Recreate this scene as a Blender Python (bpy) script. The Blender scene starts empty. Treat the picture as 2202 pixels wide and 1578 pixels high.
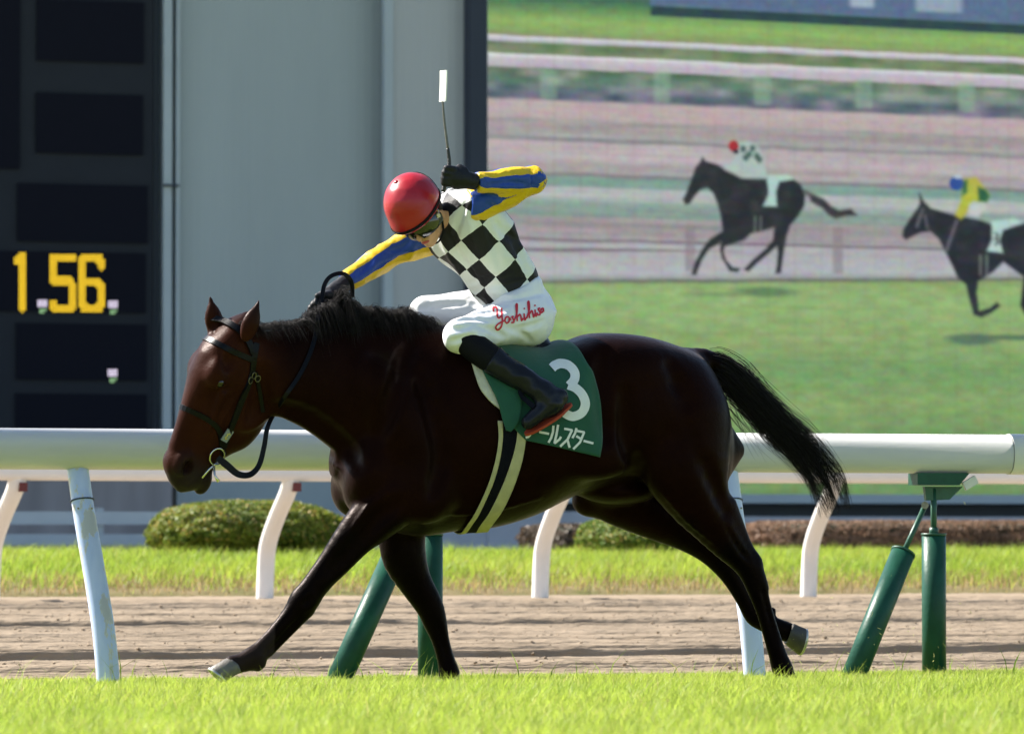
import bpy, bmesh, math, random
import numpy as np
from mathutils import Vector, Matrix
from mathutils.bvhtree import BVHTree

random.seed(7)
rng = np.random.default_rng(11)
scene = bpy.context.scene
col = scene.collection

# ------------------------------------------------------------------ camera
TH = math.radians(18.0)            # the track runs away to the right of the picture
DIST, CAMH, FPX = 20.0, 0.64, 10600.0
PITCH = math.atan(364.0 / FPX)
cam_d = bpy.data.cameras.new('camera')
cam = bpy.data.objects.new('camera', cam_d)
col.objects.link(cam)
cam.location = (-DIST * math.sin(TH), -DIST * math.cos(TH), CAMH)
cam.rotation_euler = (math.pi / 2 + PITCH, 0, -TH)
cam_d.sensor_width = 36.0
cam_d.lens = FPX / 2202.0 * 36.0
cam_d.clip_start, cam_d.clip_end = 0.5, 800.0
cam_d.dof.use_dof = True
cam_d.dof.focus_distance = 19.8
cam_d.dof.aperture_fstop = 5.8
scene.camera = cam

# ------------------------------------------------------------------ sky, sun, exposure
SUN_EL = math.radians(43)
SUN_AZ_CAM = math.radians(-66)     # measured from the view direction, to the left
az = TH + SUN_AZ_CAM               # from +Y towards +X
sun_dir = Vector((math.sin(az) * math.cos(SUN_EL), math.cos(az) * math.cos(SUN_EL), math.sin(SUN_EL)))
world = bpy.data.worlds.new('World')
scene.world = world
world.use_nodes = True
wn = world.node_tree.nodes
sky = wn.new('ShaderNodeTexSky')
sky.sky_type = 'NISHITA'
sky.sun_disc = False
sky.sun_elevation = SUN_EL
sky.sun_rotation = az
sky.air_density, sky.dust_density, sky.ozone_density = 1.0, 0.8, 1.0
wn['Background'].inputs[1].default_value = 0.075
world.node_tree.links.new(sky.outputs[0], wn['Background'].inputs[0])
sun_d = bpy.data.lights.new('sun', 'SUN')
sun_d.energy = 5.0
sun_d.angle = math.radians(0.53)
sun_d.color = (1.0, 0.95, 0.87)
sun = bpy.data.objects.new('sun', sun_d)
col.objects.link(sun)
sun.rotation_euler = sun_dir.to_track_quat('Z', 'Y').to_euler()
sun.location = sun_dir * 60
EXPO = 1.48
vs = scene.view_settings
vs.view_transform, vs.look, vs.gamma, vs.exposure = 'Standard', 'None', 1.0, EXPO
vs.use_curve_mapping = False
scene.cycles.use_denoising = True
scene.cycles.max_bounces = 5
scene.cycles.diffuse_bounces = 3
scene.cycles.glossy_bounces = 2
scene.cycles.transmission_bounces = 3
scene.cycles.use_adaptive_sampling = True
scene.cycles.adaptive_threshold = 0.02
scene.cycles.transparent_max_bounces = 8

# ------------------------------------------------------------------ picture point -> place in the world
CAMP = np.array(cam.location)
FWD = np.array([math.sin(TH) * math.cos(PITCH), math.cos(TH) * math.cos(PITCH), math.sin(PITCH)])
RGT = np.array([math.cos(TH), -math.sin(TH), 0.0])
UPV = np.cross(RGT, FWD)
TOW = -FWD
def ray(u, v):
    d = FWD * FPX + RGT * (u - 1101.0) + UPV * (789.0 - v)
    return d / np.linalg.norm(d)
def PX(u, v, Y=0.0):
    """world point on the vertical plane at depth Y across the track"""
    d = ray(u, v)
    return CAMP + d * ((Y - CAMP[1]) / d[1])
def PZ(u, v, Z):
    d = ray(u, v)
    return CAMP + d * ((Z - CAMP[2]) / d[2])
def proj(P):
    r = np.asarray(P, float) - CAMP
    z = r @ FWD
    return np.stack([1101 + FPX * (r @ RGT) / z, 789 - FPX * (r @ UPV) / z], -1)
def unit(a):
    a = np.asarray(a, float)
    return a / np.linalg.norm(a)

# ------------------------------------------------------------------ objects
def tag(o, label=None, cat=None, group=None, kind=None):
    if label: o['label'] = label
    if cat: o['category'] = cat
    if group: o['group'] = group
    if kind: o['kind'] = kind
    return o
def empty(name, loc=(0, 0, 0), parent=None):
    o = bpy.data.objects.new(name, None)
    col.objects.link(o)
    o.location = loc
    o.empty_display_size = 0.1
    if parent: attach(o, parent)
    return o
def attach(o, parent):
    o.parent = parent
    bpy.context.view_layer.update()
    o.matrix_parent_inverse = parent.matrix_world.inverted()
def mesh(name, V, Fc, mat, parent=None, smooth=False):
    me = bpy.data.meshes.new(name)
    if isinstance(V, np.ndarray) and isinstance(Fc, np.ndarray):
        n, k = Fc.shape
        me.vertices.add(len(V)); me.vertices.foreach_set('co', V.astype(np.float32).ravel())
        me.loops.add(n * k); me.loops.foreach_set('vertex_index', Fc.astype(np.int32).ravel())
        me.polygons.add(n)
        me.polygons.foreach_set('loop_start', np.arange(0, n * k, k, dtype=np.int32))
        me.polygons.foreach_set('loop_total', np.full(n, k, np.int32))
        me.update(calc_edges=True)
    else:
        me.from_pydata([tuple(p) for p in V], [], [tuple(f) for f in Fc])
        me.update()
    if mat: me.materials.append(mat)
    if smooth: me.polygons.foreach_set('use_smooth', np.ones(len(me.polygons), bool))
    o = bpy.data.objects.new(name, me)
    col.objects.link(o)
    if parent: attach(o, parent)
    return o
def set_col(o, arr, name='Col'):
    a = o.data.attributes.new(name, 'FLOAT_COLOR', 'POINT')
    arr = np.asarray(arr, np.float32)
    if arr.shape[1] == 3: arr = np.hstack([arr, np.ones((len(arr), 1), np.float32)])
    a.data.foreach_set('color', arr.ravel())
def bm_obj(name, bm, mat, parent=None, smooth=False):
    me = bpy.data.meshes.new(name)
    bm.normal_update(); bm.to_mesh(me); bm.free()
    if mat: me.materials.append(mat)
    if smooth:
        for p in me.polygons: p.use_smooth = True
    o = bpy.data.objects.new(name, me)
    col.objects.link(o)
    if parent: attach(o, parent)
    return o
def box(name, lo, hi, mat, parent=None, bevel=0.0):
    bm = bmesh.new()
    bmesh.ops.create_cube(bm, size=1.0)
    lo, hi = np.array(lo, float), np.array(hi, float)
    for v in bm.verts:
        v.co = Vector(lo + (np.array(v.co) + 0.5) * (hi - lo))
    if bevel:
        bmesh.ops.bevel(bm, geom=bm.edges[:], offset=bevel, segments=2, affect='EDGES', profile=0.6)
    return bm_obj(name, bm, mat, parent)
def frames(P):
    """parallel-transport frames along a polyline"""
    P = np.asarray(P, float)
    T = np.gradient(P, axis=0)
    T /= np.linalg.norm(T, axis=1)[:, None] + 1e-12
    up = np.array([0, 0, 1.0]) if abs(T[0][2]) < 0.9 else np.array([0, 1.0, 0])
    N = np.zeros_like(P)
    n = unit(np.cross(T[0], np.cross(up, T[0])))
    for i in range(len(P)):
        n = unit(n - T[i] * (n @ T[i]))
        N[i] = n
    return T, N, np.cross(T, N)
def spline(P, n):
    """Catmull-Rom through the points, n samples"""
    P = np.asarray(P, float)
    Q = np.vstack([2 * P[0] - P[1], P, 2 * P[-1] - P[-2]])
    t = np.linspace(0, len(P) - 1 - 1e-9, n)
    i = t.astype(int); f = (t - i)[:, None]
    a, b, c, d = Q[i], Q[i + 1], Q[i + 2], Q[i + 3]
    return 0.5 * (2 * b + (c - a) * f + (2 * a - 5 * b + 4 * c - d) * f ** 2 + (3 * b - a - 3 * c + d) * f ** 3)
def tube_data(P, r, seg=12, flat=1.0, caps=True):
    P = np.asarray(P, float)
    r = np.broadcast_to(np.asarray(r, float), (len(P),))
    T, N, B = frames(P)
    a = np.arange(seg) * 2 * math.pi / seg
    V = (P[:, None] + r[:, None, None] * (np.cos(a)[None, :, None] * N[:, None] + flat * np.sin(a)[None, :, None] * B[:, None])).reshape(-1, 3)
    Fc = []
    for i in range(len(P) - 1):
        for j in range(seg):
            k = (j + 1) % seg
            Fc.append((i * seg + j, i * seg + k, (i + 1) * seg + k, (i + 1) * seg + j))
    if caps:
        Fc.append(tuple(range(seg - 1, -1, -1)))
        Fc.append(tuple((len(P) - 1) * seg + j for j in range(seg)))
    return V, Fc
def tube(name, P, r, mat, parent=None, seg=12, flat=1.0, smooth=True):
    V, Fc = tube_data(P, r, seg, flat)
    o = mesh(name, list(V), Fc, mat, parent)
    if smooth:
        for p in o.data.polygons: p.use_smooth = len(p.vertices) == 4
    return o
def lin(c):
    c = np.asarray(c, float) / 255.0
    return np.where(c <= 0.04045, c / 12.92, ((c + 0.055) / 1.055) ** 2.4)

# ------------------------------------------------------------------ materials
def mat_new(name):
    m = bpy.data.materials.new(name)
    m.use_nodes = True
    nt = m.node_tree
    return m, nt, nt.nodes['Principled BSDF']
def pmat(name, c, rough=0.6, var=0.0, vscale=8.0, bump=0.0, bscale=60.0, spec=0.5, metal=0.0, sheen=0.0, coat=0.0, stretch=(1, 1, 1), bdist=.01):
    m, nt, b = mat_new(name)
    L = nt.links.new
    b.inputs['Base Color'].default_value = (*c, 1)
    b.inputs['Roughness'].default_value = rough
    b.inputs['Specular IOR Level'].default_value = spec
    b.inputs['Metallic'].default_value = metal
    b.inputs['Sheen Weight'].default_value = sheen
    b.inputs['Coat Weight'].default_value = coat
    tc = nt.nodes.new('ShaderNodeTexCoord')
    mp = nt.nodes.new('ShaderNodeMapping')
    mp.inputs['Scale'].default_value = stretch
    L(tc.outputs['Object'], mp.inputs[0])
    if var:
        n = nt.nodes.new('ShaderNodeTexNoise')
        n.inputs['Scale'].default_value = vscale
        n.inputs['Detail'].default_value = 6
        L(mp.outputs[0], n.inputs['Vector'])
        r = nt.nodes.new('ShaderNodeMapRange')
        r.inputs[1].default_value, r.inputs[2].default_value = 0.3, 0.7
        r.inputs[3].default_value, r.inputs[4].default_value = 1 - var, 1 + var
        L(n.outputs[0], r.inputs[0])
        x = nt.nodes.new('ShaderNodeVectorMath'); x.operation = 'SCALE'
        x.inputs[0].default_value = c
        L(r.outputs[0], x.inputs['Scale'])
        L(x.outputs[0], b.inputs['Base Color'])
    if bump:
        n = nt.nodes.new('ShaderNodeTexNoise')
        n.inputs['Scale'].default_value = bscale
        n.inputs['Detail'].default_value = 5
        L(mp.outputs[0], n.inputs['Vector'])
        bp = nt.nodes.new('ShaderNodeBump')
        bp.inputs['Strength'].default_value = bump
        bp.inputs['Distance'].default_value = bdist
        L(n.outputs[0], bp.inputs['Height'])
        L(bp.outputs[0], b.inputs['Normal'])
    return m
def attr_mat(name, rough=0.7, spec=0.3, bump=0.0, bscale=60, transl=0.0, emit=0.0, sheen=0.0):
    """colour from the vertex attribute Col"""
    m, nt, b = mat_new(name)
    L = nt.links.new
    a = nt.nodes.new('ShaderNodeAttribute'); a.attribute_name = 'Col'
    L(a.outputs['Color'], b.inputs['Base Color'])
    b.inputs['Roughness'].default_value = rough
    b.inputs['Specular IOR Level'].default_value = spec
    b.inputs['Sheen Weight'].default_value = sheen
    if bump:
        tc = nt.nodes.new('ShaderNodeTexCoord')
        n = nt.nodes.new('ShaderNodeTexNoise')
        n.inputs['Scale'].default_value = bscale; n.inputs['Detail'].default_value = 5
        L(tc.outputs['Object'], n.inputs['Vector'])
        bp = nt.nodes.new('ShaderNodeBump'); bp.inputs['Strength'].default_value = bump; bp.inputs['Distance'].default_value = 0.01
        L(n.outputs[0], bp.inputs['Height']); L(bp.outputs[0], b.inputs['Normal'])
    if transl:
        t = nt.nodes.new('ShaderNodeBsdfTranslucent')
        L(a.outputs['Color'], t.inputs[0])
        mx = nt.nodes.new('ShaderNodeMixShader'); mx.inputs[0].default_value = transl
        out = nt.nodes['Material Output']
        L(b.outputs[0], mx.inputs[1]); L(t.outputs[0], mx.inputs[2]); L(mx.outputs[0], out.inputs[0])
    if emit:
        b.inputs['Base Color'].default_value = (0.01, 0.01, 0.01, 1)
        for l in list(nt.links):
            if l.to_socket == b.inputs['Base Color']: nt.links.remove(l)
        b.inputs['Base Color'].default_value = (0.01, 0.01, 0.012, 1)
        L(a.outputs['Color'], b.inputs['Emission Color'])
        b.inputs['Emission Strength'].default_value = emit
    return m
def vnoise(P, seed=0, freq=1.0):
    """smooth value noise, vectorised; P (...,3)"""
    P = np.asarray(P, float) * freq + seed * 17.31
    i = np.floor(P).astype(np.int64); f = P - i
    f = f * f * (3 - 2 * f)
    def h(a, b, c):
        n = (a * 374761393 + b * 668265263 + c * 2147483647) & 0xffffffff
        n = ((n ^ (n >> 13)) * 1274126177) & 0xffffffff
        return ((n ^ (n >> 16)) & 0xffff) / 65535.0
    r = 0
    for dx in (0, 1):
        for dy in (0, 1):
            for dz in (0, 1):
                w = (f[..., 0] if dx else 1 - f[..., 0]) * (f[..., 1] if dy else 1 - f[..., 1]) * (f[..., 2] if dz else 1 - f[..., 2])
                r = r + w * h(i[..., 0] + dx, i[..., 1] + dy, i[..., 2] + dz)
    return r * 2 - 1
# ================================================================== SETTING
M = {}
M['rail'] = pmat('rail_white', (0.62, 0.605, 0.58), 0.34, 0.07, 5, 0.05, 40, stretch=(.25, 1, 2))
M['post'] = pmat('post_white', (0.80, 0.77, 0.75), 0.4, 0.05, 4)
M['green'] = pmat('green_paint', (0.011, 0.066, 0.042), 0.4, 0.25, 9, 0.15, 35, spec=.22)
M['green_dark'] = pmat('green_paint_dark', (0.012, 0.07, 0.04), 0.45, 0.25, 20, 0.1, 60)
M['steel'] = pmat('dull_steel', (0.3, 0.27, 0.22), 0.45, 0.3, 40, metal=0.6)
M['concrete'] = pmat('concrete', (0.40, 0.41, 0.43), 0.85, 0.12, 2.5, 0.3, 30)
M['asphalt'] = pmat('apron_paving', (0.30, 0.31, 0.33), 0.9, 0.12, 1.5, 0.3, 40)
M['board_dark'] = pmat('scoreboard_face', (0.023, 0.027, 0.033), 0.85, 0.05, 3, spec=.1)
M['cell_dark'] = pmat('scoreboard_cell', (0.0065, 0.0075, 0.013), 0.85, spec=.1)
M['frame_dark'] = pmat('screen_frame', (0.040, 0.050, 0.066), 0.7, 0.05, 2, spec=.15)
M['fence'] = pmat('fence_board', (0.36, 0.41, 0.43), 0.6, 0.06, 3)
M['brown_wall'] = pmat('stained_wall', (0.28, 0.255, 0.245), 0.85, 0.22, 1.2, 0.2, 30, stretch=(2.2, 2.2, 0.25))
M['trim'] = pmat('wall_trim', (0.34, 0.40, 0.42), 0.5, 0.05, 2)
M['trim_dark'] = pmat('wall_gap', (0.03, 0.045, 0.065), 0.6)
M['sign_red'] = pmat('red_label', (0.12, 0.012, 0.012), 0.5)

def siding(name, c):
    m, nt, b = mat_new(name)
    L = nt.links.new
    tc = nt.nodes.new('ShaderNodeTexCoord')
    w = nt.nodes.new('ShaderNodeTexWave')
    w.wave_type, w.bands_direction, w.wave_profile = 'BANDS', 'X', 'SIN'
    w.inputs['Scale'].default_value = 3.9
    w.inputs['Distortion'].default_value = 0.0
    L(tc.outputs['Object'], w.inputs['Vector'])
    n = nt.nodes.new('ShaderNodeTexNoise')
    n.inputs['Scale'].default_value = 0.7; n.inputs['Detail'].default_value = 6
    mp = nt.nodes.new('ShaderNodeMapping'); mp.inputs['Scale'].default_value = (1.5, 1, 0.3)
    L(tc.outputs['Object'], mp.inputs[0]); L(mp.outputs[0], n.inputs['Vector'])
    r = nt.nodes.new('ShaderNodeMapRange')
    r.inputs[1].default_value, r.inputs[2].default_value, r.inputs[3].default_value, r.inputs[4].default_value = 0.3, 0.7, 0.93, 1.06
    L(n.outputs[0], r.inputs[0])
    x = nt.nodes.new('ShaderNodeVectorMath'); x.operation = 'SCALE'; x.inputs[0].default_value = c
    L(r.outputs[0], x.inputs['Scale']); L(x.outputs[0], b.inputs['Base Color'])
    bp = nt.nodes.new('ShaderNodeBump'); bp.inputs['Strength'].default_value = 0.18; bp.inputs['Distance'].default_value = 0.008
    L(w.outputs[0], bp.inputs['Height']); L(bp.outputs[0], b.inputs['Normal'])
    b.inputs['Roughness'].default_value = 0.5
    return m
M['siding'] = siding('ribbed_cladding', (0.295, 0.345, 0.345))
M['siding2'] = siding('ribbed_cladding_pale', (0.36, 0.385, 0.38))

def ground_mat(name, c1, c2, scale, bump, rough=0.95, stretch=(1, 1, 1)):
    m, nt, b = mat_new(name)
    L = nt.links.new
    tc = nt.nodes.new('ShaderNodeTexCoord')
    mp = nt.nodes.new('ShaderNodeMapping'); mp.inputs['Scale'].default_value = stretch
    L(tc.outputs['Object'], mp.inputs[0])
    n = nt.nodes.new('ShaderNodeTexNoise'); n.inputs['Scale'].default_value = scale; n.inputs['Detail'].default_value = 9; n.inputs['Roughness'].default_value = 0.65
    L(mp.outputs[0], n.inputs['Vector'])
    cr = nt.nodes.new('ShaderNodeValToRGB')
    cr.color_ramp.elements[0].position, cr.color_ramp.elements[1].position = 0.35, 0.65
    cr.color_ramp.elements[0].color, cr.color_ramp.elements[1].color = (*c1, 1), (*c2, 1)
    L(n.outputs[0], cr.inputs[0]); L(cr.outputs[0], b.inputs['Base Color'])
    n2 = nt.nodes.new('ShaderNodeTexNoise'); n2.inputs['Scale'].default_value = scale * 9; n2.inputs['Detail'].default_value = 8
    L(mp.outputs[0], n2.inputs['Vector'])
    bp = nt.nodes.new('ShaderNodeBump'); bp.inputs['Strength'].default_value = bump; bp.inputs['Distance'].default_value = 0.02
    L(n2.outputs[0], bp.inputs['Height']); L(bp.outputs[0], b.inputs['Normal'])
    b.inputs['Roughness'].default_value = rough
    b.inputs['Specular IOR Level'].default_value = 0.15
    return m
M['soil'] = ground_mat('turf_soil', (0.12, 0.17, 0.03), (0.20, 0.24, 0.05), 6, 0.5)
M['sand'] = ground_mat('dirt_track_sand', (0.215, 0.165, 0.113), (0.30, 0.236, 0.168), 3.0, 0.7, stretch=(0.5, 1.6, 1))
M['verge_soil'] = ground_mat('verge_soil', (0.10, 0.10, 0.03), (0.20, 0.15, 0.08), 3, 0.5)

def gsheet(name, rows, x0, x1, nx, mat):
    xs = np.linspace(x0, x1, nx + 1)
    V = np.array([(x, y, z) for (y, z) in rows for x in xs])
    n = nx + 1
    Fc = np.array([(j * n + i, j * n + i + 1, (j + 1) * n + i + 1, (j + 1) * n + i) for j in range(len(rows) - 1) for i in range(nx)])
    return mesh(name, V, Fc, mat)
Y_RAIL, Y_FAR, Y_LIP, Y_VERGE, Y_BLD = 1.5, 11.4, 12.2, 16.6, 28.5
Z_FAR, Z_V = 0.24, 0.445
tag(gsheet('turf', [(-160, 0.082), (-20, 0.082), (-2.6, 0.082), (-2.0, .070), (-1.4, .038), (-.9, .008), (-.6, 0.0), (1.75, 0.0), (1.78, -0.03)], -200, 200, 8, M['soil']), kind='structure')
# the dirt track: a harrowed sand surface with wheel and harrow ruts running along it
def dirt_base(y):
    return np.interp(y, [1.78, 2.2, Y_FAR, Y_LIP], [-0.03, -0.01, Z_FAR, Z_FAR + 0.008])
ruts = []
for v, dp, wd in ((1303, .020, .08), (1322, .008, .10), (1344, .030, .055), (1362, .016, .05), (1376, .02, .05), (1397, .024, .045), (1412, .045, .05), (1430, .016, .04), (1441, .014, .04)):
    ylo, yhi = 1.8, 12.0
    for _ in range(40):                      # where the line of sight meets the sloping sand
        ym = (ylo + yhi) / 2
        d = ray(1101, v); P = CAMP + d * ((ym - CAMP[1]) / d[1])
        if P[2] < dirt_base(ym): yhi = ym
        else: ylo = ym
        if P[2] > dirt_base(ym): ylo = ym
        else: yhi = ym
    ruts.append((ym, dp * .9, wd * .45))
_r = np.random.default_rng(5)
for yy in np.arange(1.95, 11.2, 0.105):
    ruts.append((yy + _r.uniform(-.035, .035), _r.uniform(.005, .0115) * (1 + 1.2 * (_r.random() < .15)), _r.uniform(.02, .045)))
ys = [np.arange(1.78, 5.0, 0.02), np.arange(5.0, Y_LIP + 0.02, 0.035)] + [r_[0] + np.array([-.05, -.03, -.011, -.004, .004, .011, .03]) for r_ in ruts]
ys = np.unique(np.round(np.concatenate(ys), 4)); ys = ys[(ys >= 1.78) & (ys <= Y_LIP + .02)]
xs = np.arange(-4.5, 9.5, 0.03)
GX, GY = np.meshgrid(xs, ys)
GZ = dirt_base(GY)
wob = 0.012 * np.sin(GX * 0.6) + 0.004 * np.sin(GX * 1.7 + 1)
for (yy, dp, wd) in ruts:                    # each pass leaves a ridge: steep towards the stands, gentle behind
    j0, j1 = np.searchsorted(ys, [yy - .18, yy + .5])
    e1 = np.clip(1 + 0.15 * vnoise(np.stack([xs * .8, xs * 0 + yy, xs * 0], -1), 3) + .3 * vnoise(np.stack([xs * 5, xs * 0 + yy, xs * 0], -1), 8), .15, 2)
    t = (ys[j0:j1] - yy)[:, None]
    GZ[j0:j1] += dp * e1[None] * np.clip((t + .011) / .022, 0, 1) * np.exp(-np.clip(t, 0, 9) / (wd * 2.2)) - .4 * dp * np.exp(-((t + .05) / .035) ** 2)
P3 = np.stack([GX, GY, GX * 0], -1)
fade = np.clip((GY - 1.78) / 0.15, 0, 1)
GZ += fade * (0.003 * vnoise(P3 * np.array([1.2, 7, 1]), 1) + 0.002 * vnoise(P3 * np.array([5, 17, 1]), 2) + 0.0035 * vnoise(P3 * np.array([16, 26, 1]), 4))
GY = GY + wob * np.clip((GY - 1.8) / .3, 0, 1) * np.clip((Y_LIP - GY) / .3, 0, 1)
n = len(xs); mrow = len(ys)
idx = np.arange(n * mrow).reshape(mrow, n)
Fq = np.stack([idx[:-1, :-1], idx[:-1, 1:], idx[1:, 1:], idx[1:, :-1]], -1).reshape(-1, 4)
o = mesh('dirt_track', np.stack([GX, GY, GZ], -1).reshape(-1, 3), Fq, M['sand'], smooth=True); tag(o, kind='structure')
# loose clods thrown up by the harrow
N = 15000
cx = rng.uniform(-4.4, 9.4, N); cy = 1.85 + rng.random(N) ** 1.3 * 9.2
ix = np.clip(np.searchsorted(xs, cx), 0, len(xs) - 1); iy = np.clip(np.searchsorted(ys, cy), 0, len(ys) - 1)
cz = GZ[iy, ix]
oct_ = np.array([(1, 0, 0), (-1, 0, 0), (0, 1, 0), (0, -1, 0), (0, 0, 1), (0, 0, -1)], float)
of = np.array([(0, 2, 4), (2, 1, 4), (1, 3, 4), (3, 0, 4), (2, 0, 5), (1, 2, 5), (3, 1, 5), (0, 3, 5)])
size = (.0025 + .008 * rng.random(N) ** 4)[:, None, None]
Vc = np.stack([cx, cy, cz + size[:, 0, 0] * .3], -1)[:, None] + oct_[None] * size * rng.uniform(.6, 1.3, (N, 6, 1)) * np.array([1.4, 1, .8])
tag(mesh('sand_clods', Vc.reshape(-1, 3), (np.arange(N)[:, None, None] * 6 + of[None]).reshape(-1, 3), M['sand']), 'small loose sand clods scattered over the harrowed dirt track', 'sand', kind='stuff')
for nm, x0, x1 in (('dirt_track', -200, xs[0]), ('dirt_track', xs[-1], 200)):
    tag(gsheet(nm, [(1.78, -.03), (2.2, -.01), (Y_FAR, Z_FAR), (Y_LIP, Z_FAR + .008)], x0, x1, 4, M['sand']), kind='structure')
tag(gsheet('verge', [(Y_LIP, Z_FAR + .004), (Y_LIP + .12, 0.275), (Y_LIP + 0.5, 0.30), (14.5, 0.375), (Y_VERGE, Z_V), (20.4, Z_V)], -200, 200, 8, M['verge_soil']), kind='structure')
tag(gsheet('paved_apron', [(20.4, Z_V), (90, Z_V)], -200, 200, 8, M['asphalt']), kind='structure')

# ------------------------------------------------------------------ turf blades
def blades(name, X, Y, Z, Hh, W, cols, mat, lean=0.35, wind=(0.1, 0), parent=None, label=None):
    n = len(X)
    a = rng.uniform(0, 2 * math.pi, n)
    w = np.stack([np.cos(a), np.sin(a), 0 * a], -1) * (W / 2)[:, None]
    ld = rng.normal(0, lean, (n, 2)) * Hh[:, None] + np.array(wind) * Hh[:, None]
    base = np.stack([X, Y, Z], -1)
    mid = base + np.stack([ld[:, 0] * .3, ld[:, 1] * .3, Hh * .55], -1)
    tip = base + np.stack([ld[:, 0], ld[:, 1], Hh], -1)
    V = np.stack([base - w, base + w, mid - w * .8, mid + w * .8, tip], 1).reshape(-1, 3)
    k = np.arange(n)[:, None] * 5
    T = np.concatenate([k + np.array([0, 1, 3]), k + np.array([0, 3, 2]), k + np.array([2, 3, 4])], 0)
    o = mesh(name, V, T, mat, parent)
    set_col(o, np.repeat(cols, 5, axis=0))
    return o
M['blade'] = attr_mat('grass_blade', 0.5, 0.35, transl=0.55)
def grass_cols(n, X, Y, a, b, dry, pd, seed):
    t = np.clip(0.5 + 0.5 * vnoise(np.stack([X * 1.6, Y * 1.6, X * 0], -1), seed) + rng.normal(0, .22, n), 0, 1)[:, None]
    c = np.array(a) * (1 - t) + np.array(b) * t
    m = (rng.random(n) < pd)[:, None]
    return np.where(m, np.array(dry) * rng.uniform(.7, 1.2, (n, 1)), c * rng.uniform(.75, 1.2, (n, 1)))
N = 380000
Y = 1.72 - rng.random(N) ** 1.25 * 11.0
X = rng.uniform(-1, 1, N) * (3.0 - 0.08 * Y) + (Y * 0.33)
Hh = np.abs(rng.normal(.046, .010, N)) + .012
tuft = vnoise(np.stack([X * 5, Y * 5, X * 0], -1), 21)
Hh *= (1 + 0.22 * tuft) * np.interp(Y, [-2.2, -.8, 1.7], [1, .8, .62])
Hh = np.where(rng.random(N) < .025, Hh * rng.uniform(1.2, 1.7, N), Hh)
Wd = rng.uniform(.0020, .0042, N)
cc = grass_cols(N, X, Y, (0.28, 0.385, 0.050), (0.43, 0.50, 0.075), (0.50, 0.43, 0.17), .06, 8)
o = blades('turf_grass', X, Y, np.interp(Y, [-2.6, -2.0, -1.4, -.9, -.6], [.082, .070, .038, .008, 0]), Hh, Wd, cc, M['blade'], 0.42)
tag(o, 'short bright yellow green turf grass under the running horse', 'grass', kind='stuff')
N = 140000
Y = rng.uniform(Y_LIP + .02, Y_VERGE + 3.2, N)
X = rng.uniform(-1, 1, N) * 6.8 + (Y * 0.33)
zt = np.interp(Y, [Y_LIP, Y_LIP + .12, Y_LIP + .5, 14.5, Y_VERGE, 21], [Z_FAR, .275, .30, .375, Z_V, Z_V])
near = np.clip((Y - Y_LIP) / 2.0, 0, 1)
Hh = (np.abs(rng.normal(.07, .022, N)) + .02) * (0.5 + .5 * near) * (1 + .35 * vnoise(np.stack([X * 3, Y * 3, X * 0], -1), 31))
keep = rng.random(N) < (0.42 + .58 * near)
cc = grass_cols(N, X, Y, (0.24, 0.36, 0.04), (0.38, 0.46, 0.06), (0.36, 0.27, 0.09), .05, 12)
drym = (rng.random(N) > near ** .8 + .03)[:, None]
cc = np.where(drym, np.array((0.34, 0.25, 0.11)) * rng.uniform(.6, 1.2, (N, 1)), cc)
s = keep
o = blades('verge_grass', X[s], Y[s], zt[s], Hh[s], rng.uniform(.004, .008, N)[s], cc[s], M['blade'], 0.4)
tag(o, 'bright green verge grass with a dry edge beyond the dirt track', 'grass', kind='stuff')
# a few taller single stalks standing by the rail foot
N = 90
X = rng.uniform(-2.2, 3.0, N); Y = rng.uniform(.6, 1.7, N)
stalk = blades('tall_grass_stalks', X, Y, np.zeros(N), rng.uniform(.10, .17, N), rng.uniform(.004, .006, N), grass_cols(N, X, Y, (0.2, 0.33, 0.03), (0.34, 0.45, 0.05), (.4, .35, .12), .1, 3), M['blade'], .5)
tag(stalk, 'scattered taller grass stalks along the foot of the near rail', 'grass', kind='stuff')

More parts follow.
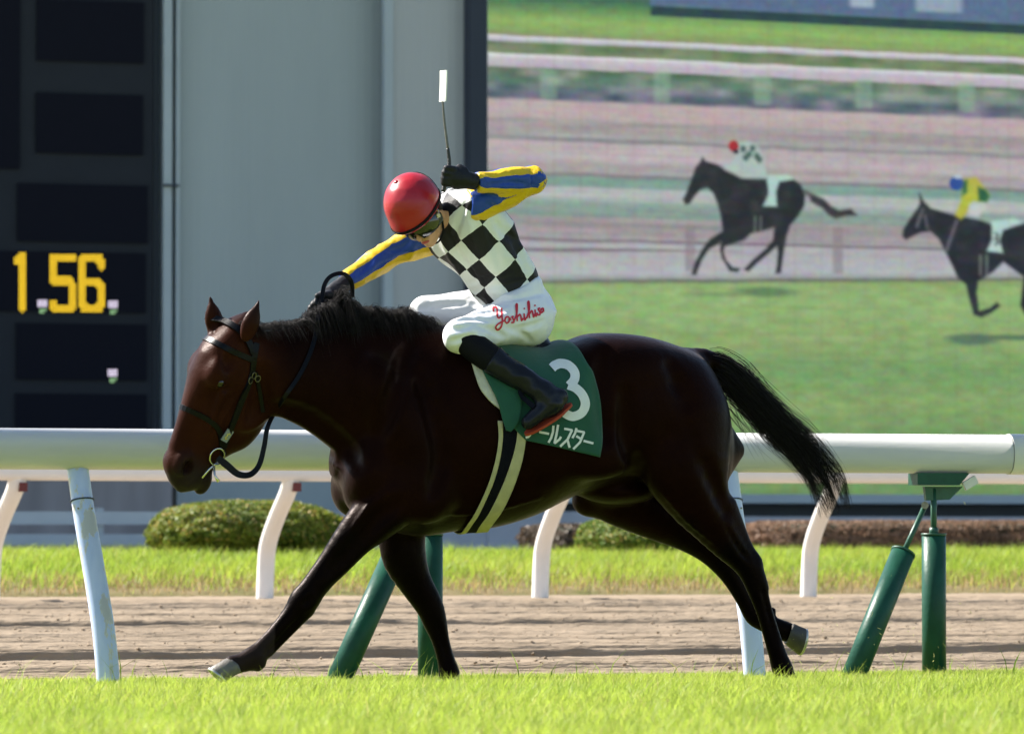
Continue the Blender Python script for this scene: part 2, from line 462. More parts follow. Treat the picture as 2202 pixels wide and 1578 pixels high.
# ------------------------------------------------------------------ near running rail (white beam, pale blue posts, green sleeves)
def rail_tube(name, x0, x1, y, z, ry, rz, mat, parent, seg=28):
    a = np.arange(seg) * 2 * math.pi / seg
    c = np.sign(np.cos(a)) * np.abs(np.cos(a)) ** .85 * ry
    s_ = np.sign(np.sin(a)) * np.abs(np.sin(a)) ** .85 * rz
    V = [(x, y + c[i], z + s_[i]) for x in (x0, x1) for i in range(seg)]
    Fc = [(i, (i + 1) % seg, seg + (i + 1) % seg, seg + i) for i in range(seg)] + [tuple(range(seg)), tuple(range(2 * seg - 1, seg - 1, -1))]
    o = mesh(name, V, Fc, mat, parent)
    for p in o.data.polygons: p.use_smooth = len(p.vertices) == 4
    return o
def worn_post_mat():
    m, nt, b = mat_new('pale_blue_worn_paint')
    L = nt.links.new
    tc = nt.nodes.new('ShaderNodeTexCoord')
    n = nt.nodes.new('ShaderNodeTexNoise'); n.inputs['Scale'].default_value = 7; n.inputs['Detail'].default_value = 10; n.inputs['Roughness'].default_value = .62
    mp = nt.nodes.new('ShaderNodeMapping'); mp.inputs['Scale'].default_value = (1.7, 1.7, .55)
    L(tc.outputs['Object'], mp.inputs[0]); L(mp.outputs[0], n.inputs['Vector'])
    cr = nt.nodes.new('ShaderNodeValToRGB')
    e = cr.color_ramp.elements
    e[0].position, e[0].color = .545, (0.47, 0.56, 0.80, 1)
    e[1].position, e[1].color = .575, (0.50, 0.50, 0.49, 1)
    k = e.new(.56); k.color = (0.62, 0.60, 0.50, 1)
    k2 = e.new(.40); k2.color = (0.54, 0.62, 0.84, 1)
    L(n.outputs[0], cr.inputs[0]); L(cr.outputs[0], b.inputs['Base Color'])
    b.inputs['Roughness'].default_value = .38
    bp = nt.nodes.new('ShaderNodeBump'); bp.inputs['Strength'].default_value = .25; bp.inputs['Distance'].default_value = .004
    L(cr.outputs[0], bp.inputs['Height']); L(bp.outputs[0], b.inputs['Normal'])
    return m
M['worn'] = worn_post_mat()
M['blue_post'] = pmat('pale_blue_paint', (0.55, 0.62, 0.82), .38, .05, 6)
ZR = (PX(0, 961, Y_RAIL)[2] + PX(2202, 980, Y_RAIL)[2]) / 2
rail = empty('running_rail', (0, Y_RAIL, 0))
tag(rail, 'thick white running rail on pale blue posts right behind the galloping horse', 'rail')
xj = PX(2166, 980, Y_RAIL)[0]
seg_len = 6.2
rail_tube('rail_beam', xj - seg_len * 2 - .004, xj - seg_len - .004, Y_RAIL, ZR, .075, .088, M['rail'], rail)
rail_tube('rail_beam', xj - seg_len, xj, Y_RAIL, ZR, .075, .088, M['rail'], rail)
rail_tube('rail_beam', xj + .004, xj + seg_len, Y_RAIL, ZR, .078, .092, M['rail'], rail)
def near_post(ut, ub, mat):
    pts = [PX(ut, 1000, Y_RAIL), PX(ut + (ub - ut) * .22, 1100, Y_RAIL - .07), PX(ut + (ub - ut) * .55, 1225, Y_RAIL - .15), PX(ut + (ub - ut) * .84, 1340, Y_RAIL - .22), PX(ub, 1440, Y_RAIL - .25)]
    e = PX(ub + 2, 1480, Y_RAIL - .25); e[2] = -.05
    pts.append(e)
    P = spline(pts, 30)
    P = P[::-1]
    V, Fc = tube_data(P, np.linspace(.036, .033, 30), 20, 1.42)
    o = mesh('post', list(V), Fc, mat, rail)
    for p in o.data.polygons: p.use_smooth = len(p.vertices) == 4
    # joint line sleeve near the top
    j = int(30 * .815)
    V2, F2 = tube_data(P[j:j + 2] * .5 + P[j:j + 2] * .5, .0375, 20, 1.42)
    c = (P[j] + P[j + 1]) / 2; t = unit(P[j + 1] - P[j])
    tube('joint_band', [c - t * .0028, c + t * .0028], .0372, M['trim_dark'], o, 20, 1.42)
    for sx in (-.03, .03):
        b = c - t * .035 + np.array([sx, -.036, 0])
        tube('bolt', [b + np.array([0, .006, 0]), b], .004, M['steel'], o, 8)
    return o
near_post(166, 231, M['worn'])
near_post(1563, 1622, M['blue_post'])
def support(uv, dx):
    """green vertical sleeve, slanted sleeve and bracket; dx shifts the set along the rail"""
    sh = np.array([dx, 0, 0])
    p = lambda u, v, y=Y_RAIL: PX(u, v, y) + sh
    zb = ZR - .086
    s = empty('support', p(2010, 1460) * np.array([1, 1, 0]), rail)
    x0, x1 = p(1963, 1030)[0], p(2075, 1030)[0]
    bm = bmesh.new()
    pts = [(x0, zb), (x1, zb), (x1 - .05, zb - .055), (x0, zb - .055)]
    vs_ = [bm.verts.new((x, y, z)) for y in (Y_RAIL - .055, Y_RAIL + .055) for x, z in pts]
    for q in ((0, 1, 2, 3), (7, 6, 5, 4), (0, 4, 5, 1), (1, 5, 6, 2), (2, 6, 7, 3), (3, 7, 4, 0)): bm.faces.new([vs_[i] for i in q])
    bmesh.ops.recalc_face_normals(bm, faces=bm.faces)
    bm_obj('bracket', bm, M['green'], s)
    bm = bmesh.new()
    g = [p(1986, 1046), p(2068, 1046), p(2040, 1074), p(1990, 1076)]
    vs_ = [bm.verts.new((q[0], y, q[2])) for y in (Y_RAIL - .012, Y_RAIL + .012) for q in g]
    for q in ((0, 1, 2, 3), (7, 6, 5, 4), (0, 4, 5, 1), (1, 5, 6, 2), (2, 6, 7, 3), (3, 7, 4, 0)): bm.faces.new([vs_[i] for i in q])
    bmesh.ops.recalc_face_normals(bm, faces=bm.faces)
    bm_obj('gusset_plate', bm, M['green_dark'], s)
    top = p(2008, 1050); bot = p(2008, 1160); top[0] = bot[0] = p(2008, 1150)[0]
    tube('rod', [top, bot], .014, M['green_dark'], s, 12)
    tube('collar', [p(2008, 1134) , p(2008, 1150)], .021, M['green_dark'], s, 12)
    a = p(2008, 1148); b = a.copy(); b[2] = -.03
    v = tube('sleeve', [a, a * .5 + b * .5, b], .0545, M['green'], s, 28)
    tube('cap_ring', [a + [0, 0, -.006], a + [0, 0, .004]], .057, M['green_dark'], v, 28)
    a2, b2 = p(1942, 1188, Y_RAIL - .06), p(1832, 1462, Y_RAIL - .22)
    t = unit(b2 - a2)
    tube('strut', [p(1989, 1088, Y_RAIL - .03), a2 + t * .03], .012, M['green_dark'], s, 12)
    tube('hinge_bolt', [p(1989, 1086, Y_RAIL - .06), p(1989, 1086, Y_RAIL + .0)], .017, M['steel'], s, 12)
    v = tube('sleeve', [a2, a2 * .5 + b2 * .5, b2 + t * .06], .0545, M['green'], s, 28)
    tube('cap_ring', [a2 - t * .004, a2 + t * .006], .057, M['green_dark'], v, 28)
    return s
support(2010, 0.0)
support(2010, PX(927, 1300, Y_RAIL)[0] - PX(2010, 1300, Y_RAIL)[0])
c = PX(2086, 1038, Y_RAIL - .03)
bx = box('tag_plate', (-.035, -.008, -.02), (.035, .008, .02), M['rail'], None, .002)
bx.location = c; bx.rotation_euler = (0, -.5, 0); attach(bx, rail)

# ------------------------------------------------------------------ far rail of the dirt track
frail = empty('inner_rail', (0, Y_FAR, Z_FAR))
tag(frail, 'white inner rail with curved gooseneck posts beyond the dirt track', 'rail')
YF = Y_FAR - .45
zf = (PX(0, 1005, YF)[2] + PX(2202, 1022, YF)[2]) / 2
rail_tube('rail_beam', -9, PX(778, 1020, YF)[0] - .003, YF, zf, .06, .068, M['post'], frail)
rail_tube('rail_beam', PX(778, 1020, YF)[0] + .003, 16, YF, zf, .06, .068, M['post'], frail)
for ub in (-20, 569, 1161, 1738, 2310):
    k = 55.0
    pts = [PX(ub + k + 4, 1020, YF), PX(ub + k - 4, 1055, YF + .05), PX(ub + k * .5, 1110, YF + .25), PX(ub + k * .16, 1165, YF + .40), PX(ub + 3, 1215, Y_FAR), PX(ub, 1300, Y_FAR)]
    P = spline(pts, 26)[::-1]
    V, Fc = tube_data(P, .043, 18, 1.3)
    o = mesh('post', list(V), Fc, M['post'], frail)
    for p in o.data.polygons: p.use_smooth = len(p.vertices) == 4
    if ub < 1000:
        c = PX(ub + k + 16, 1047, YF - .03)
        box('label_plate', c - [.028, .01, .028], c + [.022, .03, .028], M['sign_red'], o)

# ------------------------------------------------------------------ buildings behind
def pbox(name, u0, v0, u1, v1, y, dep, mat, parent, bevel=0.0):
    a, b = PX(u0, v1, y), PX(u1, v0, y)
    return box(name, (a[0], y, a[2]), (b[0], y + dep, b[2]), mat, parent, bevel)
bld = empty('clad_building', PX(700, 1176, Y_BLD + 1) * np.array([1, 1, 0]) + [0, 0, Z_V])
tag(bld, 'grey green building wall of ribbed metal cladding between scoreboard and big screen', 'building')
B = Y_BLD
pbox('wall', 380, -420, 838, 1100, B, 6, M['siding'], bld)
pbox('wall', 838, -420, 1012, 1100, B - .25, 6.25, M['siding2'], bld)
pbox('corner_trim', 826, -420, 846, 1100, B - .28, .1, M['trim'], bld)
pbox('corner_trim', 350, -420, 372, 1020, B - .1, 2, M['trim'], bld)
pbox('corner_trim', 378, -420, 388, 1020, B - .12, 2, M['trim'], bld)
pbox('gap_strip', 328, -420, 352, 1020, B + .05, 2, M['trim_dark'], bld)
pbox('joint_clip', 352, 397, 386, 401, B - .14, .05, M['frame_dark'], bld)
pbox('plinth', 350, 1100, 1500, 1205, B - .6, 3, M['concrete'], bld)
sb = empty('scoreboard', PX(100, 1176, B) * np.array([1, 1, 0]) + [0, 0, Z_V])
tag(sb, 'dark blue scoreboard with black cells and amber LED race time', 'scoreboard')
pbox('face_panel', -1900, -420, 330, 1020, B - .1, 2, M['board_dark'], sb)
for (u0, v0, u1, v1) in ((80, 6, 310, 130), (78, 206, 308, 328), (-90, -60, 44, 360), (38, 400, 318, 518), (-30, 545, 314, 668), (36, 698, 316, 815), (34, 848, 316, 960), (-420, 400, -140, 518), (-420, 545, -140, 668), (-420, 698, -140, 815), (-420, 206, -190, 328), (-420, 6, -190, 130)):
    pbox('cell', u0, v0, u1, v1, B - .13, .05, M['cell_dark'], sb)
pbox('base_wall', -1900, 1020, 370, 1205, B - .35, 2, M['brown_wall'], sb)
# LED figures: every lamp a small disc, one part for each figure
def emis(name, c, s):
    m, nt, b = mat_new(name)
    b.inputs['Base Color'].default_value = (.02, .02, .02, 1)
    b.inputs['Emission Color'].default_value = (*c, 1)
    b.inputs['Emission Strength'].default_value = s
    return m
KE = 2 ** (-EXPO)
M['led'] = emis('amber_led', lin((250, 205, 20)), 1.7 * KE)
M['led_v'] = emis('white_led', lin((238, 225, 250)), 1.5 * KE)
M['led_g'] = emis('green_led', lin((170, 225, 160)), 1.0 * KE)
def seg_dist(P, a, b):
    a, b = np.array(a, float), np.array(b, float)
    t = np.clip(((P - a) @ (b - a)) / ((b - a) @ (b - a)), 0, 1)
    return np.linalg.norm(P - a - t[:, None] * (b - a), axis=1)
def led_figure(strokes, hw, mat):
    allp = np.array([p for s_ in strokes for p in s_], float)
    u0, v0 = allp.min(0) - hw; u1, v1 = allp.max(0) + hw
    g = np.array([(u, v) for u in np.arange(u0, u1, 5.2) for v in np.arange(v0, v1, 5.2)])
    d = np.min([seg_dist(g, s_[i], s_[i + 1]) for s_ in strokes for i in range(len(s_) - 1)], axis=0)
    g = g[d < hw]
    V, Fc = [], []
    for (u, v) in g:
        c = PX(u, v, B - .134); k = len(V)
        for j in range(8):
            V.append(c + .0098 * np.array([math.cos(j * math.pi / 4), 0, math.sin(j * math.pi / 4)]))
        Fc.append(tuple(range(k, k + 8)))
    return mesh('led_figure', V, Fc, mat, sb)
led_figure([[(36, 562), (47, 549)], [(47, 549), (47, 662)]], 8.8, M['led'])
led_figure([[(157, 553), (115, 553), (115, 604), (148, 604), (157, 616), (157, 656), (148, 664), (117, 664), (113, 652)]], 9, M['led'])
led_figure([[(219, 572), (212, 553), (182, 553), (175, 566), (175, 652), (184, 664), (211, 664), (219, 652), (219, 620), (211, 607), (178, 607)]], 9, M['led'])
for (u, v) in ((90, 657), (242, 659), (241, 806)):
    led_figure([[(u - 6, v - 9), (u + 6, v - 9)], [(u - 6, v - 2), (u + 6, v - 2)]], 6, M['led_v'])
    led_figure([[(u - 3, v + 10), (u + 7, v + 9)]], 5, M['led_g'])
# low white board fence in front of the scoreboard
fn = empty('board_fence', PX(150, 1180, 24.0) * np.array([1, 1, 0]) + [0, 0, Z_V])
tag(fn, 'low white two board fence below the scoreboard', 'fence')
pbox('board', -1500, 1100, 470, 1126, 24.0, .05, M['fence'], fn)
pbox('board', -1500, 1148, 470, 1172, 24.0, .05, M['fence'], fn)
for u in (-886, -666, -446, -226, -6, 214, 434):
    pbox('post', u - 7, 1092, u + 9, 1205, 24.05, .1, M['fence'], fn)

# ------------------------------------------------------------------ the big screen and its picture
ts = empty('video_screen', PX(1600, 1110, B - .4) * np.array([1, 1, 0]) + [0, 0, Z_V])
tag(ts, 'huge outdoor video screen showing two galloping racehorses on green turf', 'screen')
pbox('frame_side', 1010, -420, 1049, 1078, B - .45, 2, M['frame_dark'], ts)
pbox('frame_bottom', 1049, 1066, 3000, 1080, B - .5, 2, M['trim'], ts)
pbox('base_recess', 1049, 1080, 3000, 1112, B - .1, 2, M['trim_dark'], ts)
pbox('base_ledge', 1049, 1112, 3000, 1205, B - .62, 2, M['concrete'], ts)
SY = B - .38
uu = np.concatenate([np.arange(1049, 2240, 2.6), np.arange(2240, 3000, 8)]); vv = np.concatenate([np.arange(-420, 0, 10), np.arange(0, 1068, 2.6), [1068]])
XL = np.array([PX(u, 500, SY)[0] for u in uu]); ZL = np.array([PX(1600, v, SY)[2] for v in vv])
UU, VV = np.meshgrid(uu, vv)
def paint():
    U, V = UU.astype(float), VV.astype(float)
    r = np.random.default_rng(3)
    P = np.stack([U, V, U * 0], -1)
    sl = 0.012 * (U - 1049)                   # the rails in the picture fall to the right
    w = V - np.where(V < 470, sl, sl * np.clip((560 - V) / 90, -1.0, 1)) + 2 * vnoise(P * .02, 2)
    w = np.where(V > 540, V + 0.022 * (U - 1049) - 26 + 1.5 * vnoise(P * .03, 2), w)
    bands = [(-420, (150, 175, 200)), (-60, (80, 120, 100)), (10, (60, 105, 80)), (32, (105, 150, 90)), (60, (150, 190, 100)), (84, (140, 172, 100)), (92, (150, 150, 120)), (94, (232, 232, 238)), (104, (190, 188, 200)), (107, (110, 130, 92)), (129, (122, 140, 102)),
             (132, (235, 235, 240)), (143, (205, 196, 210)), (157, (196, 186, 200)), (161, (110, 128, 108)), (185, (120, 145, 130)), (205, (108, 118, 130)), (222, (105, 108, 128)), (230, (198, 180, 182)), (262, (196, 178, 180)), (270, (165, 160, 160)), (285, (172, 158, 162)), (300, (178, 176, 176)),
             (309, (140, 138, 142)), (316, (192, 180, 184)), (350, (196, 184, 188)), (360, (176, 166, 168)), (376, (180, 176, 178)), (382, (135, 130, 135)), (390, (130, 165, 155)), (404, (132, 165, 156)), (412, (190, 195, 196)), (430, (186, 190, 192)), (440, (150, 172, 164)), (466, (135, 158, 150)),
             (474, (168, 162, 164)), (487, (150, 145, 148)), (496, (170, 160, 165)), (518, (165, 160, 165)), (523, (120, 108, 118)), (528, (182, 180, 186)), (572, (188, 190, 196)), (584, (160, 165, 165)), (589, (105, 110, 100)), (597, (150, 180, 112)), (640, (152, 188, 118)), (720, (146, 176, 108)), (790, (122, 165, 100)), (860, (140, 172, 104)), (930, (118, 158, 96)), (1030, (118, 156, 92)), (1068, (112, 150, 92))]
    bv = np.array([b[0] for b in bands], float); bc = np.array([b[1] for b in bands], float)
    I = np.stack([np.interp(w, bv, bc[:, k]) for k in range(3)], -1)
    streak = vnoise(np.stack([U * .006, V * .16, U * 0], -1), 5)[..., None]
    blot = vnoise(np.stack([U * .022, V * .06, U * 0], -1), 6)[..., None]
    amp = np.where((w > 262) & (w < 520), 13, 5)[..., None] * 1.0
    I = I + streak * amp * np.array([1, .8, .9])
    zone = ((w > 158) & (w < 226))[..., None] * 1.0 + .55 * ((w > 105) & (w < 131))[..., None]
    I = I + zone * blot * np.array([44, 30, 34])
    gz = (w > 598)[..., None]
    I = I + gz * vnoise(np.stack([U * .03, V * .09, U * 0], -1), 9)[..., None] * np.array([9, 8, 8])
    # posts of the rails inside the picture
    def mixin(mask, c):
        nonlocal I
        m = np.clip(mask, 0, 1)[..., None]
        I = I * (1 - m) + np.array(c, float) * m
    soft = lambda d, s=2.5: np.clip(.5 - d / s, 0, 1)
    for u0 in (1180, 1424, 1640, 1858, 2080):
        mixin(soft(np.abs(U - u0) - 18, 10) * soft(np.abs(V - 194) - 32, 8) * .55, (150, 190, 160))
    for u0 in (1484, 1802):
        mixin(soft(np.abs(U - u0) - 11, 6) * soft(np.abs(V - 535) - 50, 5) * .6, (140, 128, 138))
    # dark tree line and sign board along the top
    mixin(soft(V - 12 - 4 * np.sin(U * .05)) * soft(1400 - U, 12) * soft(-60 - V, 40), (50, 100, 75))
    mixin(soft(V - 20 - .016 * (U - 1400)) * soft(1398 - U, 8) * soft(-60 - V, 5), (86, 112, 148))
    mixin(soft(np.abs(V - 31 - .016 * (U - 1400)) - 10) * soft(1400 - U, 8), (28, 58, 66))
    mixin(soft(np.abs(U - 1855) - 26, 12) * soft(V - 8, 8) * soft(-60 - V, 5), (165, 185, 200))
    mixin(soft(np.abs(U - 2020) - 50, 14) * soft(V - 12, 8) * soft(-60 - V, 5), (150, 172, 192))
    Z = lambda L: [(1400 + x / 2.7456, 250 + y / 2.7456) for x, y in L]
    def poly(L, c, s=3.0, al=1.0):
        s = s + 3.5
        Q = np.array(L, float)
        ins = np.zeros(U.shape, bool); dmin = np.full(U.shape, 1e9)
        bb = (U > Q[:, 0].min() - 8) & (U < Q[:, 0].max() + 8) & (V > Q[:, 1].min() - 8) & (V < Q[:, 1].max() + 8)
        u, v = U[bb], V[bb]
        i_ = np.zeros(u.shape, bool); d_ = np.full(u.shape, 1e9)
        pp = np.stack([u, v], -1)
        for i in range(len(Q)):
            a, b = Q[i], Q[(i + 1) % len(Q)]
            if a[1] != b[1]:
                cnd = ((a[1] > v) != (b[1] > v)) & (u < (b[0] - a[0]) * (v - a[1]) / (b[1] - a[1]) + a[0])
                i_ ^= cnd
            d_ = np.minimum(d_, seg_dist(pp, a, b + 1e-6))
        sd = np.where(i_, -d_, d_)
        m = np.zeros(U.shape); m[bb] = soft(sd, s) * al
        mixin(m, c)
    def ell(cx, cy, rx, ry, c, s=.3, al=1.0):
        d = np.sqrt(((U - cx) / rx) ** 2 + ((V - cy) / ry) ** 2) - 1
        mixin(soft(d, s) * al, c)
    ell(1645, 627, 62, 10, (92, 128, 86), .7, .85); ell(1545, 634, 65, 5, (110, 140, 92), .9, .6)
    ell(2090, 723, 52, 12, (82, 112, 90), .6, .9); ell(2190, 718, 80, 6, (85, 115, 92), .6, .9)
    D = (17, 21, 25)
    poly(Z([(305, 250), (320, 272), (400, 295), (440, 325), (520, 360), (560, 385), (620, 375), (680, 390), (760, 380), (840, 365), (885, 400), (910, 460), (905, 520), (870, 580), (820, 640), (800, 700), (785, 780), (770, 880), (765, 920), (735, 925), (745, 870), (750, 800), (745, 760), (690, 810), (620, 870), (575, 915), (550, 905), (600, 850), (680, 780), (720, 730), (730, 650), (640, 680), (590, 690), (550, 730), (480, 755), (435, 770), (425, 800), (440, 850), (480, 895), (525, 900), (510, 920), (465, 915), (420, 840), (408, 790), (415, 745), (340, 790), (300, 850), (265, 940), (240, 940), (260, 870), (310, 780), (350, 730), (425, 680), (415, 600), (395, 520), (370, 460), (335, 425), (290, 440), (255, 480), (230, 520), (205, 530), (190, 500), (215, 450), (240, 380), (265, 310), (290, 280)]), D)
    poly(Z([(905, 430), (960, 455), (1020, 480), (1060, 520), (1110, 545), (1180, 535), (1215, 570), (1150, 575), (1090, 592), (1050, 572), (1010, 530), (950, 500)]), (40, 36, 42), 4)
    poly(Z([(925, 445), (945, 455), (940, 520), (915, 510)]), (150, 150, 155), 4, .6)
    poly(Z([(520, 160), (580, 145), (640, 185), (660, 240), (680, 330), (690, 370), (600, 385), (540, 370), (500, 340), (440, 315), (425, 285), (470, 280), (490, 250), (500, 210)]), (182, 200, 196), 4)
    for x, y in ((545, 195), (600, 190), (580, 225), (625, 235), (640, 255), (560, 245)): ell(1400 + x / 2.7456, 250 + y / 2.7456, 6, 7, (45, 70, 70), .8, .8)
    ell(1578, 315, 11, 12, (175, 35, 42), .25); ell(1583, 327, 6, 5, (40, 40, 50), .5)
    poly(Z([(690, 345), (800, 340), (850, 365), (760, 382), (740, 440), (745, 530), (660, 530), (690, 460), (680, 390)]), (185, 220, 212), 3)
    poly(Z([(535, 370), (680, 370), (690, 440), (640, 520), (600, 500), (560, 420)]), D, 4)
    for x in (615, 648): poly(Z([(x - 5, 590), (x + 5, 590), (x + 3, 690), (x - 7, 690)]), (150, 160, 145), 3, .8)
    poly(Z([(1585, 430), (1610, 480), (1650, 520), (1740, 545), (1800, 560), (1850, 570), (1960, 590), (2010, 610), (2080, 640), (2202, 600), (2500, 590), (2560, 800), (2500, 1000), (2210, 1150), (2180, 1090), (2202, 920), (2080, 830), (2020, 890), (1930, 950), (1920, 1020), (1935, 1130), (2000, 1110), (2040, 1075), (2060, 1095), (2010, 1135), (1950, 1165), (1905, 1150), (1880, 1060), (1860, 970), (1810, 930), (1780, 860), (1740, 780), (1700, 700), (1650, 655), (1590, 665), (1540, 690), (1505, 710), (1485, 690), (1490, 650), (1540, 570), (1575, 520), (1590, 490)]), (16, 20, 28))
    for q in ([(1600, 520), (1612, 525), (1575, 640), (1560, 630)], [(1610, 560), (1622, 560), (1640, 640), (1628, 645)], [(1800, 580), (1815, 590), (1750, 780), (1735, 765)]): poly(Z(q), (135, 125, 140), 3, .8)
    poly(Z([(1850, 340), (1920, 325), (1960, 380), (2000, 430), (1985, 470), (1940, 475), (1900, 470), (1860, 550), (1830, 585), (1795, 560), (1830, 470), (1840, 400)]), (190, 195, 60), 4)
    poly(Z([(1930, 385), (1975, 400), (2000, 440), (1980, 475), (1935, 470)]), (30, 95, 60), 4); poly(Z([(1840, 350), (1870, 345), (1865, 420), (1840, 440)]), (40, 100, 60), 4)
    poly(Z([(1880, 490), (1960, 480), (1985, 505), (1930, 565), (1870, 560)]), (205, 212, 215), 4)
    ell(2057, 384, 15, 15, (30, 72, 160), .25); ell(2060, 369, 9, 5, (190, 205, 220), .6)
    poly(Z([(2010, 590), (2140, 570), (2200, 590), (2080, 640), (2060, 700), (2080, 780), (1980, 770), (2010, 700)]), (190, 222, 218), 3)
    poly(Z([(2025, 655), (2055, 665), (2050, 690), (2062, 720), (2030, 735), (2030, 722), (2045, 712), (2025, 695), (2040, 675)]), (70, 90, 90), 3)
    for x in (1945, 1982): poly(Z([(x - 8, 790), (x + 8, 790), (x + 6, 920), (x - 8, 910)]), (140, 150, 140), 3, .8)
    for _ in range(0):                        # the coarse lamp grid softens the picture
        I[2:-2] = (I[:-4] + I[1:-3] + I[2:-2] + I[3:-1] + I[4:]) / 5
        I[:, 2:-2] = (I[:, :-4] + I[:, 1:-3] + I[:, 2:-2] + I[:, 3:-1] + I[:, 4:]) / 5
    for k_, sd_ in ((0, 41), (1, 42), (2, 43)):
        I[..., k_] += 9 * vnoise(np.stack([U * .05, V * .11, U * 0], -1), sd_) + 5 * vnoise(np.stack([U * .18, V * .18, U * 0], -1), sd_ + 5)
    dk = (I.sum(-1) < 130)                    # the coats in the picture are not one flat black
    I = I + dk[..., None] * (np.clip(vnoise(np.stack([U * .045, V * .06, U * 0], -1), 77), -.2, 1)[..., None] * np.array([20, 15, 15]) + np.array([3, 3, 4]))
    # module seams, a veil of painted haze, the fine LED raster and its chroma noise
    seam = np.clip(1 - np.abs(((U - 1049) % 57.5) - 28) / 2.0, 0, 1)
    I = I * .93 + np.array([150, 152, 132]) * .07  # pale veil mixed into the picture as haze and reflection
    seamh = np.clip(1 - np.abs((V % 57.5) - 28) / 2.0, 0, 1)
    I = I * (1 - .07 * np.maximum(seam, .6 * seamh)[..., None] * np.array([.8, .9, 1.3]))
    I = I + r.normal(0, 5.0, I.shape)
    return np.clip(I, 0, 255)
n = len(uu); mrow = len(vv)
idx = np.arange(n * mrow).reshape(mrow, n)
Fq = np.stack([idx[:-1, :-1], idx[1:, :-1], idx[1:, 1:], idx[:-1, 1:]], -1).reshape(-1, 4)
Vs = np.stack([np.broadcast_to(XL, (mrow, n)), np.full((mrow, n), SY), np.broadcast_to(ZL[:, None], (mrow, n))], -1).reshape(-1, 3)
so = mesh('display', Vs, Fq, attr_mat('screen_picture', .5, .3, emit=0.86 * KE), ts)
set_col(so, lin(paint().reshape(-1, 3)))

# ------------------------------------------------------------------ clipped bushes and the brown hedge
M['leaf'] = attr_mat('shrub_leaf', 0.55, 0.3, transl=0.35)
M['twig'] = pmat('shrub_wood', (0.05, 0.035, 0.02), .9)
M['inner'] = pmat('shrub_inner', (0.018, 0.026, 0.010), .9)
def shrub(name, c, r, n, ca, cb, label, cat, p=2.6, lsz=.03, tipc=None, tipp=0, group=None):
    c = np.array(c, float); r = np.array(r, float)
    root = empty(name, (c[0], c[1], c[2] - r[2]))
    tag(root, label, cat, group)
    d = rng.normal(0, 1, (n, 3))
    d /= (np.abs(d / 1) ** p).sum(1)[:, None] ** (1 / p)
    lump = 1 + .05 * vnoise(d * 3.1, 4) + .05 * vnoise(d * 8, 5)
    rad = np.clip(lump - np.abs(rng.normal(0, .05, n)), .6, 1.2)[:, None]
    P = c + d * rad * r
    nrm = d / r; nrm /= np.linalg.norm(nrm, axis=1)[:, None]
    nrm = nrm + rng.normal(0, .55, (n, 3)); nrm /= np.linalg.norm(nrm, axis=1)[:, None]
    t = np.cross(nrm, rng.normal(0, 1, (n, 3))); t /= np.linalg.norm(t, axis=1)[:, None]
    b = np.cross(nrm, t)
    sz = rng.uniform(.6, 1.3, (n, 1)) * lsz
    V = np.stack([P - t * sz, P + b * sz * .5, P + t * sz, P - b * sz * .5], 1).reshape(-1, 3)
    Fq = np.arange(n * 4).reshape(n, 4)
    o = mesh('foliage', V, Fq, M['leaf'], root)
    m = np.clip(.5 + .5 * vnoise(d * 5, 7) + rng.normal(0, .25, n), 0, 1)[:, None]
    cc = np.array(ca) * (1 - m) + np.array(cb) * m
    if tipc is not None:
        k = (rng.random(n) < tipp)[:, None]
        cc = np.where(k, np.array(tipc) * rng.uniform(.7, 1.2, (n, 1)), cc)
    set_col(o, np.repeat(cc, 4, axis=0))
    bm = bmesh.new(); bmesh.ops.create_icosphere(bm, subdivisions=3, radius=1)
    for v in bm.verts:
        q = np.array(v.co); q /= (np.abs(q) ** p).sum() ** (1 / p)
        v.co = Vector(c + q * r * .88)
    bm_obj('inner_core', bm, M['inner'], root, True)  # solid dark core behind the shell of leaves
    tube('stem', [(c[0], c[1], c[2] - r[2] * 1.25), (c[0], c[1], c[2])], .05, M['twig'], root, 8)
    return root
def shrub_px(u0, u1, v0, v1, y):
    a, b = PX(u0, v1, y), PX(u1, v0, y)
    return ((a[0] + b[0]) / 2, y, (a[2] + b[2]) / 2), ((b[0] - a[0]) / 2, (b[2] - a[2]) / 2)
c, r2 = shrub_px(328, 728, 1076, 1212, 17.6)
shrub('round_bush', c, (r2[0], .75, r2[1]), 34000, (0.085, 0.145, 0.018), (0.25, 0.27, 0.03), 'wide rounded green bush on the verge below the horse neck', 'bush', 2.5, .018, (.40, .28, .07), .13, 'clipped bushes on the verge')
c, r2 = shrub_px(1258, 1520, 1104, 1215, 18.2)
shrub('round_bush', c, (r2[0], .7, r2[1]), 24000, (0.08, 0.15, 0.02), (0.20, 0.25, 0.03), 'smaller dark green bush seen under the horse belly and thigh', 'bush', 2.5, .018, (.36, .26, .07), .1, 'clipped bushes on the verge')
c, r2 = shrub_px(1590, 2420, 1120, 1212, 21.5)
shrub('brown_hedge', c, (r2[0], .6, r2[1]), 70000, (0.17, 0.105, 0.065), (0.32, 0.19, 0.115), 'long low clipped hedge with brown leaves below the video screen', 'hedge', 7.0, .016)
c, r2 = shrub_px(1150, 1330, 1128, 1212, 21.6)
shrub('brown_hedge', c, (r2[0], .6, r2[1]), 9000, (0.06, 0.045, 0.03), (0.12, 0.08, 0.05), 'short hedge piece left of the smaller bush, leaves darkened for shade', 'hedge', 7.0, .026)  # leaf colours darkened to paint the hedge's shadow
kb = pbox('kerb', 1500, 1188, 2700, 1206, 20.3, .12, M['concrete'], None); tag(kb, kind='structure')
